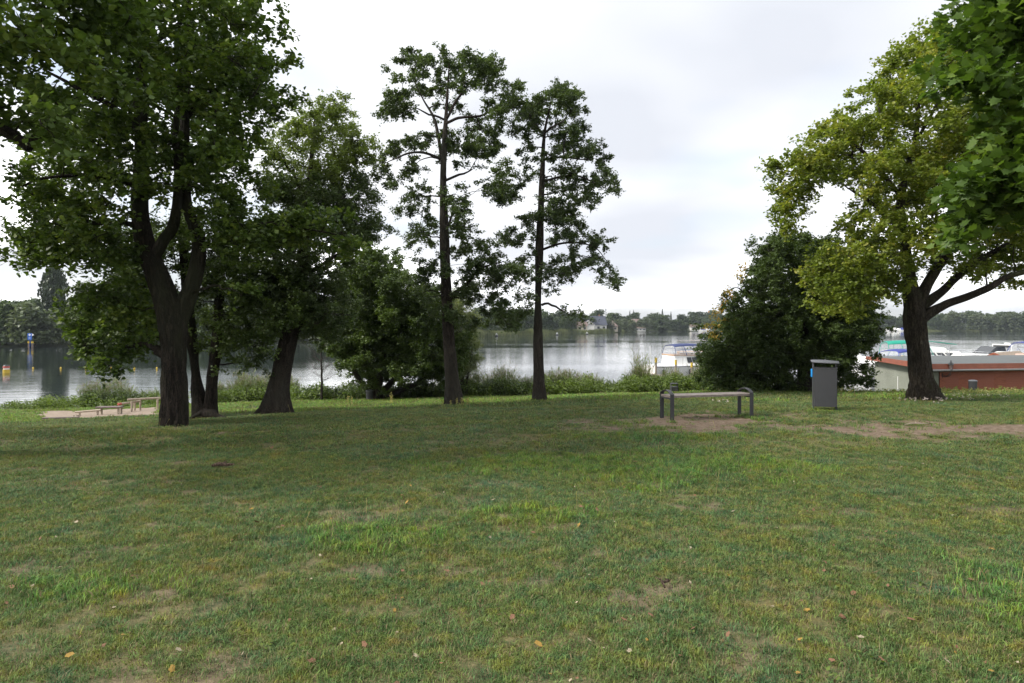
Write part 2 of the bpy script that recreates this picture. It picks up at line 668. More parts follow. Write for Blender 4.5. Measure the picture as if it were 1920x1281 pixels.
def wood_mat(name, a, b, rough=0.75, axis=(1, 14, 14)):
    m, t, out = new_mat(name)
    p = N(t, "ShaderNodeBsdfPrincipled")
    f = noise(t, 2.2, 6, 0.65, opos(t, axis), 0.5)
    t.links.new(ramp(t, f, [(0.3, a), (0.7, b)]), p.inputs["Base Color"])
    p.inputs["Roughness"].default_value = rough
    p.inputs["Specular IOR Level"].default_value = 0.3
    t.links.new(bump(t, f, 0.5, 0.004), p.inputs["Normal"])
    t.links.new(p.outputs[0], out.inputs[0])
    return m


def render_mat(name, col):
    """rough-cast plaster"""
    m, t, out = new_mat(name)
    p = N(t, "ShaderNodeBsdfPrincipled")
    v = opos(t)
    f = noise(t, 1.3, 6, 0.65, v)
    t.links.new(ramp(t, f, [(0.25, tuple(c * .72 for c in col)), (0.7, col)]), p.inputs["Base Color"])
    p.inputs["Roughness"].default_value = 0.95
    t.links.new(bump(t, noise(t, 16, 5, 0.7, v), 1.0, 0.03), p.inputs["Normal"])
    t.links.new(p.outputs[0], out.inputs[0])
    return m


def glass_mat(name, col=(0.03, 0.035, 0.04), rough=0.08):
    m, t, out = new_mat(name)
    p = N(t, "ShaderNodeBsdfPrincipled")
    p.inputs["Base Color"].default_value = (*col, 1)
    p.inputs["Roughness"].default_value = rough
    v = noise(t, 2.0, 2, 0.5, opos(t))
    t.links.new(bump(t, v, 0.05, 0.01), p.inputs["Normal"])
    t.links.new(p.outputs[0], out.inputs[0])
    return m


def vinyl_mat(name):
    """clear canopy window: mostly see-through, faintly milky"""
    m, t, out = new_mat(name)
    tr = N(t, "ShaderNodeBsdfTransparent")
    tr.inputs[0].default_value = (0.93, 0.94, 0.96, 1)
    g = N(t, "ShaderNodeBsdfPrincipled")
    g.inputs["Base Color"].default_value = (0.75, 0.77, 0.8, 1)
    g.inputs["Roughness"].default_value = 0.12
    f = noise(t, 3.0, 3, 0.5, opos(t))
    mr = N(t, "ShaderNodeMapRange")
    mr.inputs["To Min"].default_value = 0.12
    mr.inputs["To Max"].default_value = 0.3
    t.links.new(f, mr.inputs[0])
    mx = N(t, "ShaderNodeMixShader")
    t.links.new(mr.outputs[0], mx.inputs[0])
    t.links.new(tr.outputs[0], mx.inputs[1]); t.links.new(g.outputs[0], mx.inputs[2])
    t.links.new(mx.outputs[0], out.inputs[0])
    return m


M = {}
M["ground"] = ground_mat()
M["water"] = water_mat()
M["grass"] = grass_mat("lawn_blades", (0.86, 0.92, 0.82))
M["grass_tall"] = grass_mat("tall_blades", (0.92, 1.15, 0.62), 0.25)
M["grass_bank_sunlit"] = grass_mat("sunlit_bank_blades", (1.15, 1.45, 0.72), 0.2)  # brighter tint: sunlight on the bank strip put into the blade colour
M["bark_oak"] = bark_mat("oak_bark", (0.016, 0.013, 0.010), (0.054, 0.042, 0.033), moss=(0.034, 0.037, 0.020))
M["bark_oak_moss"] = bark_mat("mossy_oak_bark", (0.028, 0.023, 0.017), (0.085, 0.070, 0.054), moss=(0.055, 0.064, 0.024))
M["bark_alder"] = bark_mat("alder_bark", (0.026, 0.021, 0.017), (0.082, 0.066, 0.054), moss=(0.060, 0.058, 0.044), sc=14)
M["bark_far"] = bark_mat("far_bark", (0.05, 0.04, 0.03), (0.11, 0.09, 0.07), sc=4)
M["dead_twig"] = bark_mat("dead_twig_bark", (0.14, 0.12, 0.11), (0.27, 0.24, 0.22), sc=20)
M["leaf_oak"] = leaf_mat("oak_leaf", (0.036, 0.064, 0.017), (0.095, 0.148, 0.031), 0.36, third=(0.175, 0.22, 0.042))
M["leaf_oak_yellow"] = leaf_mat("yellowing_oak_leaf", (0.105, 0.150, 0.027), (0.215, 0.262, 0.045), 0.44, third=(0.34, 0.32, 0.065))
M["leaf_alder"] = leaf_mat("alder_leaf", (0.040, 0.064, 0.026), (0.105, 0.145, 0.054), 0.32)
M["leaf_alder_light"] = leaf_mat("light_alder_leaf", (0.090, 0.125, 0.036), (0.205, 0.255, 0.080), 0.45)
M["leaf_shrub"] = leaf_mat("shrub_leaf", (0.036, 0.058, 0.018), (0.095, 0.140, 0.034), 0.30)
M["leaf_dark"] = leaf_mat("dark_maple_leaf", (0.034, 0.056, 0.020), (0.090, 0.130, 0.042), 0.30, rough=.6, spec=.15)
M["leaf_orange"] = leaf_mat("turning_leaf", (0.20, 0.19, 0.03), (0.40, 0.26, 0.04), 0.35, third=(0.45, 0.16, 0.03))
M["leaf_maple"] = leaf_mat("maple_leaf", (0.036, 0.070, 0.014), (0.090, 0.155, 0.028), 0.40, third=(0.15, 0.215, 0.036))
M["leaf_willow"] = leaf_mat("willow_leaf", (0.10, 0.125, 0.06), (0.23, 0.26, 0.13), 0.4)
M["leaf_bank"] = leaf_mat("bank_plant_leaf", (0.060, 0.095, 0.020), (0.155, 0.215, 0.045), 0.36, patch=0.7)
M["leaf_bank_dark"] = leaf_mat("bank_shrub_leaf", (0.038, 0.062, 0.018), (0.090, 0.135, 0.034), 0.3, patch=0.7)
M["reed"] = leaf_mat("reed_blade", (0.060, 0.090, 0.028), (0.145, 0.185, 0.062), 0.3, patch=0.6)
M["plume"] = leaf_mat("reed_plume", (0.16, 0.12, 0.09), (0.30, 0.24, 0.19), 0.3)
M["weed_dry"] = leaf_mat("dry_weed", (0.24, 0.22, 0.07), (0.42, 0.37, 0.15), 0.35)
M["far_green"] = leaf_mat("far_leaf", (0.030, 0.050, 0.020), (0.075, 0.108, 0.040), 0.25, patch=0.16, objrand=0.22)
M["far_willow"] = leaf_mat("far_willow_leaf", (0.055, 0.075, 0.040), (0.120, 0.148, 0.080), 0.25, patch=0.16, objrand=0.18)
M["far_dark"] = leaf_mat("far_conifer_leaf", (0.020, 0.032, 0.018), (0.048, 0.068, 0.034), 0.15, patch=0.16, objrand=0.2)
M["far_reed"] = leaf_mat("far_reed_blade", (0.08, 0.10, 0.04), (0.17, 0.19, 0.08), 0.25, patch=0.05)
M["bankland"] = plain("far_bank_soil", (0.045, 0.055, 0.025), 0.95, var=0.35, scale=0.05, spec=0.1)
M["steel"] = plain("anthracite_steel", (0.040, 0.041, 0.046), 0.55, var=0.10, scale=6, bumpd=0.001)
M["steel_top"] = plain("grey_steel_lid", (0.12, 0.125, 0.14), 0.45, var=0.12, scale=9)
M["slat"] = wood_mat("weathered_slat", (0.13, 0.105, 0.09), (0.30, 0.26, 0.235), 0.55, (3, 14, 14))
M["timber"] = wood_mat("pale_timber", (0.30, 0.24, 0.185), (0.47, 0.395, 0.32))
M["timber_dark"] = wood_mat("dark_timber", (0.11, 0.085, 0.075), (0.20, 0.16, 0.145))
M["red"] = plain("red_paint", (0.42, 0.09, 0.07), 0.5)
M["blue_sticker"] = plain("blue_plastic", (0.02, 0.30, 0.75), 0.35)
M["plaster"] = render_mat("grey_green_plaster", (0.27, 0.285, 0.24))
M["redwood"] = wood_mat("red_stained_plank", (0.20, 0.062, 0.036), (0.32, 0.105, 0.060), 0.6, (0.6, 8, 8))
M["fascia"] = plain("red_fascia", (0.27, 0.085, 0.052), 0.6, var=0.15, scale=3)
M["felt"] = plain("grey_roof_felt", (0.095, 0.105, 0.106), 0.9, var=0.14, scale=0.9, bumpd=0.01)
M["gutter"] = plain("zinc_gutter", (0.20, 0.20, 0.20), 0.45, metal=0.4)
M["black"] = plain("black_metal", (0.02, 0.02, 0.022), 0.45)
M["shingle"] = plain("brown_shingle", (0.26, 0.205, 0.155), 0.9, var=0.4, scale=7, bumpd=0.02)
M["pink_roof"] = plain("pale_pink_roof", (0.55, 0.37, 0.30), 0.7)
M["hut_wood"] = wood_mat("hut_timber", (0.24, 0.10, 0.045), (0.40, 0.20, 0.10))
M["gel"] = plain("white_gelcoat", (0.78, 0.78, 0.76), 0.22, var=0.04, scale=2)
M["gel_grey"] = plain("grey_gelcoat", (0.42, 0.43, 0.46), 0.3, var=0.05, scale=2)
M["canvas_blue"] = plain("blue_canvas", (0.035, 0.05, 0.24), 0.8, var=0.2)
M["canvas_navy"] = plain("navy_canvas", (0.03, 0.045, 0.13), 0.8, var=0.2)
M["canvas_green"] = plain("green_canvas", (0.01, 0.26, 0.19), 0.75, var=0.15)
M["chrome"] = plain("rail_steel", (0.6, 0.61, 0.63), 0.25, metal=0.9, var=0.05)
M["teak"] = wood_mat("teak_plank", (0.38, 0.21, 0.11), (0.56, 0.35, 0.2), 0.45)
M["glass"] = glass_mat("dark_glass")
M["vinyl"] = vinyl_mat("clear_vinyl")
M["yellow"] = plain("yellow_paint", (0.52, 0.36, 0.03), 0.5, var=0.1)
M["fender"] = plain("dark_rubber", (0.02, 0.022, 0.03), 0.5)
M["jetty"] = wood_mat("jetty_plank", (0.17, 0.14, 0.11), (0.30, 0.26, 0.22))
M["sign_blue"] = plain("sign_blue", (0.02, 0.12, 0.50), 0.4, var=0.05)
M["sign_white"] = plain("sign_white", (0.75, 0.75, 0.75), 0.5, var=0.05)
M["house_white"] = render_mat("white_house_wall", (0.70, 0.69, 0.66))
M["house_cream"] = render_mat("cream_house_wall", (0.62, 0.55, 0.42))
M["house_red"] = render_mat("brick_house_wall", (0.36, 0.16, 0.11))
M["roof_slate"] = plain("slate_roof", (0.060, 0.068, 0.095), 0.7, var=0.2, scale=1.5)
M["roof_brown"] = plain("brown_roof", (0.17, 0.125, 0.11), 0.8, var=0.2, scale=1.5)
M["clover"] = plain("white_clover", (0.72, 0.62, 0.58), 0.8)
M["bird"] = plain("dark_plumage", (0.03, 0.03, 0.035), 0.7)
M["fallen_yellow"] = plain("yellow_fallen_leaf", (0.27, 0.165, 0.028), 0.7, var=0.45, scale=30)
M["fallen_brown"] = plain("brown_fallen_leaf", (0.17, 0.085, 0.045), 0.8, var=0.45, scale=30)
M["fallen_pale"] = plain("pale_fallen_leaf", (0.30, 0.25, 0.17), 0.8, var=0.3, scale=30)
M["stick"] = bark_mat("stick_bark", (0.12, 0.08, 0.06), (0.30, 0.21, 0.16), sc=30)

WATER_Z = -2.25


# ------------------------------------------------------------------ ground, water, far bank
def build_ground():
    xs = np.concatenate([np.arange(-70, -24, 3.0), np.arange(-24, 27, 0.16), np.arange(27, 75, 3.0)])
    ys = np.concatenate([np.arange(-25, 1.5, 2.0), np.arange(1.5, 34, 0.16), np.arange(34, 62, 1.2)])
    X, Y = np.meshgrid(xs, ys)
    x, y = X.ravel(), Y.ravel()
    z = gz(x, y)
    nx, ny = len(xs), len(ys)
    i = np.arange(nx * ny).reshape(ny, nx)
    q = np.stack([i[:-1, :-1], i[:-1, 1:], i[1:, 1:], i[1:, :-1]], -1).reshape(-1, 4)
    me = mesh_np("lawn_ground", np.stack([x, y, z], 1), [q], [M["ground"]], True,
                 {"bare": bareness(x, y), "sand": sandness(x, y)})
    link("ground", me, kind="structure", label="mown lakeside lawn sloping down to the water")


build_ground()

wm = MB()
wm.poly([(-1150, 20, WATER_Z), (1150, 20, WATER_Z), (1150, 740, WATER_Z), (-1150, 740, WATER_Z)])
wm.obj("lake_water", M["water"], kind="structure", label="grey rippled lake water")

SHORE = np.array([(-1500, 655), (-400, 652), (0, 651), (130, 650), (300, 648), (500, 645), (700, 640), (890, 632), (1000, 628), (1100, 625.6),
                  (1170, 623.2), (1250, 622), (1330, 621.6), (1500, 621.6), (1700, 621.2), (1920, 621.4), (2400, 622), (3600, 623)])


def shoreY(px):
    return (CAM_H - WATER_Z) * F / (np.interp(px, SHORE[:, 0], SHORE[:, 1]) - HY)


def bank_z(px, Y):
    d = Y - shoreY(px)
    hill = 11.0 * np.exp(-((px - 470) / 110.0) ** 2) * np.clip((d - 40) / 90, 0, 1)
    return WATER_Z - 0.25 + 0.9 * np.clip(d / 4, 0, 1) + 2.2 * np.clip((d - 4) / 80, 0, 1) + hill


def build_bank():
    px = np.concatenate([np.arange(-1500, 2901, 25.0)])
    ds = np.array([-3, 0, 2, 5, 10, 20, 40, 60, 80, 110, 140, 200, 270.])
    PXg, D = np.meshgrid(px, ds)
    Yg = shoreY(PXg) + D
    Xg = (PXg - HX) / F * Yg
    Z = bank_z(PXg, Yg)
    nx, ny = len(px), len(ds)
    i = np.arange(nx * ny).reshape(ny, nx)
    q = np.stack([i[:-1, :-1], i[:-1, 1:], i[1:, 1:], i[1:, :-1]], -1).reshape(-1, 4)
    me = mesh_np("far_bank", np.stack([Xg.ravel(), Yg.ravel(), Z.ravel()], 1), [q], [M["bankland"]], True)
    link("far_bank", me, kind="structure", label="low green land along the far shore of the lake")


build_bank()


# ------------------------------------------------------------------ leaves, branches, trees
def frames(n, up=0.45, r=None):
    """random leaf frames: axis along the leaf, side, normal"""
    r = r or rng
    nrm = r.normal(size=(n, 3))
    nrm[:, 2] = np.abs(nrm[:, 2]) * (1 + up) + up
    nrm /= np.linalg.norm(nrm, axis=1)[:, None]
    a = r.normal(size=(n, 3))
    a[:, 2] -= 0.35
    a -= (a * nrm).sum(1)[:, None] * nrm
    a /= np.linalg.norm(a, axis=1)[:, None] + 1e-9
    s = np.cross(nrm, a)
    return a, s, nrm


KITE = (np.array([(0, 0, 0), (.42, .34, .07), (1, 0, 0), (.42, -.34, .07)]), [(0, 1, 2, 3)])
LOBED = (np.array([(0, 0, 0), (.32, .22, .05), (.72, .36, .09), (1, 0, 0), (.72, -.36, .09), (.32, -.22, .05)]), [(0, 3, 2, 1), (0, 5, 4, 3)])
LONG = (np.array([(0, 0, 0), (.45, .085, .02), (1, 0, -.05), (.45, -.085, .02)]), [(0, 1, 2, 3)])
MAPLE_O = [(0, 0), (.02, .20), (-.10, .46), (.18, .36), (.30, .60), (.44, .34), (.66, .38), (.72, .16), (1, 0)]
MAPLE = (np.array([(x, y, abs(y) * .18) for x, y in MAPLE_O] + [(x, -y, abs(y) * .18) for x, y in MAPLE_O[-2:0:-1]]),
         [(0, 1, 2, 3), (0, 3, 4, 5), (0, 5, 6, 7), (0, 7, 8, 9), (0, 9, 10, 11), (0, 11, 12, 13), (0, 13, 14, 15)])


def leaf_mesh(name, C, size, shape, mats, up=0.45, midx=None):
    """one mesh of leaf-shaped faces at the points C"""
    T, fc = shape
    n = len(C)
    a, s, nr = frames(n, up)
    L = size * rng.uniform(0.7, 1.25, n)
    V = C[:, None, :] + L[:, None, None] * (T[None, :, 0:1] * a[:, None] + T[None, :, 1:2] * s[:, None] + T[None, :, 2:3] * nr[:, None])
    k = len(T)
    base = (np.arange(n) * k)[:, None]
    by = {}
    for f in fc:
        by.setdefault(len(f), []).append(base + np.array(f)[None])
    faces = [np.concatenate(v) for v in by.values()]
    mi = None
    if midx is not None:
        mi = np.concatenate([np.tile(midx, len(v)) for v in by.values()])
    rnd = np.repeat(rng.random(n), k)
    return mesh_np(name, V.reshape(-1, 3), faces, mats, False, {"rnd": rnd}, mi)


def smooth_path(P, n):
    """Catmull-Rom through rows of P (any columns)"""
    P = np.asarray(P, float)
    Q = np.vstack([2 * P[0] - P[1], P, 2 * P[-1] - P[-2]])
    seg = len(P) - 1
    t = np.linspace(0, seg - 1e-6, n)
    i = t.astype(int)
    f = (t - i)[:, None]
    p0, p1, p2, p3 = Q[i], Q[i + 1], Q[i + 2], Q[i + 3]
    return 0.5 * (2 * p1 + (p2 - p0) * f + (2 * p0 - 5 * p1 + 4 * p2 - p3) * f ** 2 + (3 * p1 - p0 - 3 * p2 + p3) * f ** 3)


def tubes_np(paths, radii, n):
    """many tubes -> V, quads"""
    Vs, Fs, b = [], [], 0
    ang = np.arange(n) / n * 2 * np.pi
    for P, r in zip(paths, radii):
        P = np.asarray(P); m = len(P)
        d = np.gradient(P, axis=0)
        d /= np.linalg.norm(d, axis=1)[:, None] + 1e-9
        ref = np.where(np.abs(d[:, 2:3]) < .9, np.array([[0, 0, 1.]]), np.array([[1., 0, 0]]))
        a = np.cross(d, ref); a /= np.linalg.norm(a, axis=1)[:, None] + 1e-9
        c = np.cross(d, a)
        V = P[:, None] + np.asarray(r)[:, None, None] * (np.cos(ang)[None, :, None] * a[:, None] + np.sin(ang)[None, :, None] * c[:, None])
        Vs.append(V.reshape(-1, 3))
        i = np.arange(m - 1)[:, None] * n
        k = np.arange(n)[None]
        k2 = (k + 1) % n
        q = np.stack([i + k, i + k2, i + n + k2, i + n + k], -1).reshape(-1, 4) + b
        Fs.append(q)
        b += m * n
    return np.concatenate(Vs), np.concatenate(Fs)


def trunk_np(P, r, n=56, flare=0.6, lobes=6, bark=0.05, fl_h=0.5, seed=0.0, base_z=None):
    """trunk with buttress roots and furrowed bark; world space columns kept upright"""
    P = np.asarray(P); m = len(P)
    ang = np.arange(n) / n * 2 * np.pi
    d = np.gradient(P, axis=0); d /= np.linalg.norm(d, axis=1)[:, None]
    a = np.cross(d, np.array([[0, 1., 0]])); a /= np.linalg.norm(a, axis=1)[:, None]
    c = np.cross(d, a)
    s = np.concatenate([[0], np.cumsum(np.linalg.norm(np.diff(P, axis=0), axis=1))])
    S, A = np.meshgrid(s, ang, indexing="ij")
    Rr = np.repeat(np.asarray(r)[:, None], n, 1)
    fl = np.exp(-S / fl_h) if flare else 0 * S
    lob = 0.55 + 0.45 * np.cos(A * lobes + seed * 3 + 1.3 * np.sin(A * 2 + seed)) if flare else 0
    Rr = Rr * (1 + flare * fl * lob + 0.35 * flare * fl)
    # furrows: ridges run along the trunk, broken and wandering
    nf = 7.5
    cx, cy = np.cos(A) * nf * Rr / 0.3, np.sin(A) * nf * Rr / 0.3
    ridge = vnoise(cx * 1.0 + 40 + seed, cy * 1.0 + 7, S * 2.2)
    fine = vnoise(cx * 2.3 + 11, cy * 2.3 + 3 + seed, S * 7.0)
    big = vnoise(np.cos(A) * 1.3 + seed, np.sin(A) * 1.3, S * 1.1)
    Rr = Rr * (1 + bark * (np.abs(ridge - .5) * 2 - .5) * 2 + bark * .6 * (fine - .5)) * (1 + 0.16 * (big - .5))
    V = P[:, None] + Rr[..., None] * (np.cos(A)[..., None] * a[:, None] + np.sin(A)[..., None] * c[:, None])
    i = np.arange(m - 1)[:, None] * n
    k = np.arange(n)[None]; k2 = (k + 1) % n
    q = np.stack([i + k, i + k2, i + n + k2, i + n + k], -1).reshape(-1, 4)
    return V.reshape(-1, 3), q


def in_poly(x, y, poly):
    p = np.asarray(poly, float)
    ins = np.zeros(len(x), bool)
    j = len(p) - 1
    for i in range(len(p)):
        c = ((p[i, 1] > y) != (p[j, 1] > y)) & (x < (p[j, 0] - p[i, 0]) * (y - p[i, 1]) / (p[j, 1] - p[i, 1] + 1e-12) + p[i, 0])
        ins ^= c
        j = i
    return ins


def fill_poly(poly, n, r, D, cx=None, seed=0, dmin=0.8, dy0=0.0):
    """puffs spread through the volume behind and before an outline: rows (px, py, rx, ry, dY)"""
    g = np.random.default_rng(seed + 100)
    p = np.asarray(poly, float)
    lo, hi = p.min(0), p.max(0)
    cxm = (lo[0] + hi[0]) / 2 if cx is None else cx
    hw = max(hi[0] - cxm, cxm - lo[0])
    out = []
    tries = 0
    while len(out) < n and tries < n * 60:
        tries += 1
        x, y = g.uniform(lo[0], hi[0]), g.uniform(lo[1], hi[1])
        if not in_poly(np.array([x]), np.array([y]), p)[0]:
            continue
        dz = g.uniform(-1, 1) * D * math.sqrt(max(.08, 1 - ((x - cxm) / hw) ** 2)) + dy0
        rr = r * g.uniform(.7, 1.3)
        ok = True
        for q in out:
            if (q[0] - x) ** 2 + (q[1] - y) ** 2 < (dmin * r) ** 2 and abs(q[4] - dz) < D * .35:
                ok = False
                break
        if ok:
            out.append((x, y, rr * 1.15, rr * .8, dz))
    return out


def build_tree(name, label, base, limbs, puffs, bark, leafmats, leaf, shape, cover=2.6, cat="tree", trunk_n=56, bark_amt=0.05,
               flare=0.6, lobes=6, fl_h=.45, spread=0.13, flat=0.75, twig=True, up=0.45, pick=None, seed=0, sub=0.16, group=None, bough_r=1.0, rag=.22, limb_r=1.0):
    """base = (px, Y). limbs: list of dicts pts=[(px,py,dY)], r=[...]; the first is the trunk. puffs: (px,py,rx,ry,dY) in photo px."""
    global rng
    keep = rng
    rng = np.random.default_rng(seed + 5)
    px0, Y0 = base
    b = GP(px0, Y0)
    root = thing(name, label, cat, b, group)
    TV, TF = [], []
    cand, candr = [], []
    for li, lb in enumerate(limbs):
        P = np.array([PX(p[0], p[1], Y0 + p[2]) for p in lb["pts"]])
        if li == 0:
            P[0] = b + np.array([0, 0, -0.12])
        Lr = np.asarray(lb["r"], float) * limb_r
        ln = np.linalg.norm(np.diff(P, axis=0), axis=1).sum()
        main = lb.get("main", li == 0)
        m = max(8, int(ln / (0.045 if main else 0.10)))
        S = smooth_path(np.column_stack([P, Lr]), m)
        if not main and ln > .5:
            w = np.sin(np.linspace(0, 1, m) * np.pi)[:, None] * 0.05
            S[:, :3] += w * (np.stack([vnoise(np.linspace(0, 5, m) + li * 7, np.full(m, k * 3.3)) for k in range(3)], 1) - .5) * 2
        nn = trunk_n if main else max(14, trunk_n // 3)
        V, q = trunk_np(S[:, :3], S[:, 3], nn, flare if li == 0 else 0.0, lobes, bark_amt, fl_h, seed + li * 2.7)
        TV.append(V); TF.append(q)
        for k in range(0, m, 2):
            if li == 0 and S[k, 2] < b[2] + lb.get("clear", 1.0):
                continue
            cand.append(S[k, :3]); candr.append(S[k, 3])
    # boughs that carry the leaf masses
    C = np.array([PX(p[0], p[1], Y0 + p[4]) for p in puffs])
    Rx = np.array([p[2] / F * (Y0 + p[4]) for p in puffs])
    Rz = np.array([p[3] / F * (Y0 + p[4]) for p in puffs])
    cand = np.array(cand); candr = np.array(candr)
    d0 = np.array([np.min(np.linalg.norm(cand - c, axis=1)) for c in C])
    bp, br = [], []
    for i in np.argsort(d0):
        c = C[i]
        v = c - cand
        d = np.linalg.norm(v, axis=1)
        cost = d + 0.9 * np.maximum(0, cand[:, 2] - c[2]) - 1.2 * np.minimum(candr, .1)
        j = int(np.argmin(cost))
        A = cand[j]
        L = d[j]
        if L < 0.05:
            continue
        mid = (A + c) / 2 + np.array([0, 0, 0.12 * L]) + rng.normal(0, 0.07 * L, 3)
        m = max(5, int(L / 0.14))
        t = np.linspace(0, 1, m)[:, None]
        path = (1 - t) ** 2 * A + 2 * t * (1 - t) * mid + t ** 2 * c
        path[1:-1] += rng.normal(0, 0.018 * min(L, 1.5), (m - 2, 3))
        r0 = min(candr[j] * .7, (0.012 + 0.017 * L) * bough_r)
        rr = np.linspace(r0, 0.007 * bough_r, m)
        bp.append(path); br.append(rr)
        cand = np.vstack([cand, path[2:]])
        candr = np.concatenate([candr, rr[2:]])
    for li, (V, q) in enumerate(zip(TV, TF)):
        nm = "trunk" if li == 0 else "limb"
        link(nm, mesh_np(nm, V - b, [q], [bark], True), root)
    if bp:
        V, q = tubes_np(bp, br, 7)
        link("boughs", mesh_np("boughs", V - b, [q], [bark], True), root, kind="stuff")
    # leaf clumps on twigs
    pts, tw, twr, mi = [], [], [], []
    la = shape_area(shape) * leaf * leaf * .62
    for i in range(len(C)):
        rx, rz = Rx[i], Rz[i]
        n = int(cover * math.pi * rx * rz / la)
        if n < 4:
            n = 4
        k = max(3, int(round(rx * rz / (sub * sub) * 1.4)) + 2)
        u = rng.normal(size=(k, 3))
        u /= np.linalg.norm(u, axis=1)[:, None]
        u *= (rng.random(k) ** 0.4)[:, None] * np.where(rng.random(k) < rag, rng.uniform(1.15, 1.6, k), .92)[:, None]
        cc = C[i] + u * np.array([rx, rx, rz])
        if twig:
            for c in cc[::2]:
                mid = (C[i] + c) / 2 + rng.normal(0, .02, 3) + np.array([0, 0, .03])
                tw.append(np.array([C[i], mid, c]))
                twr.append(np.array([.0065, .0045, .002]) * bough_r)
        w = rng.random(k) + .4
        cnt = rng.multinomial(n, w / w.sum())
        idx = np.repeat(np.arange(k), cnt)
        # each clump is a spray of short shoots; the leaves sit along them
        nt = 5
        ow = cc - C[i]
        ow /= np.linalg.norm(ow, axis=1)[:, None] + 1e-6
        d = rng.normal(size=(k, nt, 3)) + .9 * ow[:, None] + np.array([0, 0, -.15])
        d /= np.linalg.norm(d, axis=2)[..., None]
        d *= (spread * 2.3 * rng.uniform(.55, 1.25, (k, nt)))[..., None] * np.array([1, 1, flat])
        ti = rng.integers(0, nt, len(idx))
        tt = rng.uniform(.1, 1, len(idx)) ** .8
        q = cc[idx] + d[idx, ti] * tt[:, None] + np.clip(rng.normal(size=(len(idx), 3)), -1.6, 1.6) * spread * .26
        if twig:
            for c, e in zip(cc, d[:, 0]):
                tw.append(np.array([c, c + e * .5, c + e]))
                twr.append(np.array([.003, .0025, .0015]) * bough_r)
        pts.append(q)
        sel = pick(puffs[i]) if pick else 0
        mi.append(np.full(len(q), sel, np.int32))
    pts = np.concatenate(pts); mi = np.concatenate(mi)
    link("crown", leaf_mesh("crown", pts - b, leaf, shape, leafmats, up, mi), root, kind="stuff")
    if tw:
        V, q = tubes_np(tw, twr, 4)
        link("twigs", mesh_np("twigs", V - b, [q], [bark], False), root, kind="stuff")
    rng = keep
    print(name, "leaves", len(pts), "puffs", len(puffs))
    return root


def shape_area(shape):
    T, fc = shape
    a = 0
    for f in fc:
        for k in range(1, len(f) - 1):
            a += abs(np.cross(T[f[k]][:2] - T[f[0]][:2], T[f[k + 1]][:2] - T[f[0]][:2])) / 2
    return float(a)


def jit(puffs, D, seed, hw=None):
    """give hand-placed puffs (px,py,rx,ry) a depth inside a round crown"""
    g = np.random.default_rng(seed)
    out = []
    for k, p in enumerate(puffs):
        out.append((p[0], p[1], p[2], p[3], float(g.uniform(-1, 1) * D)))
    return out


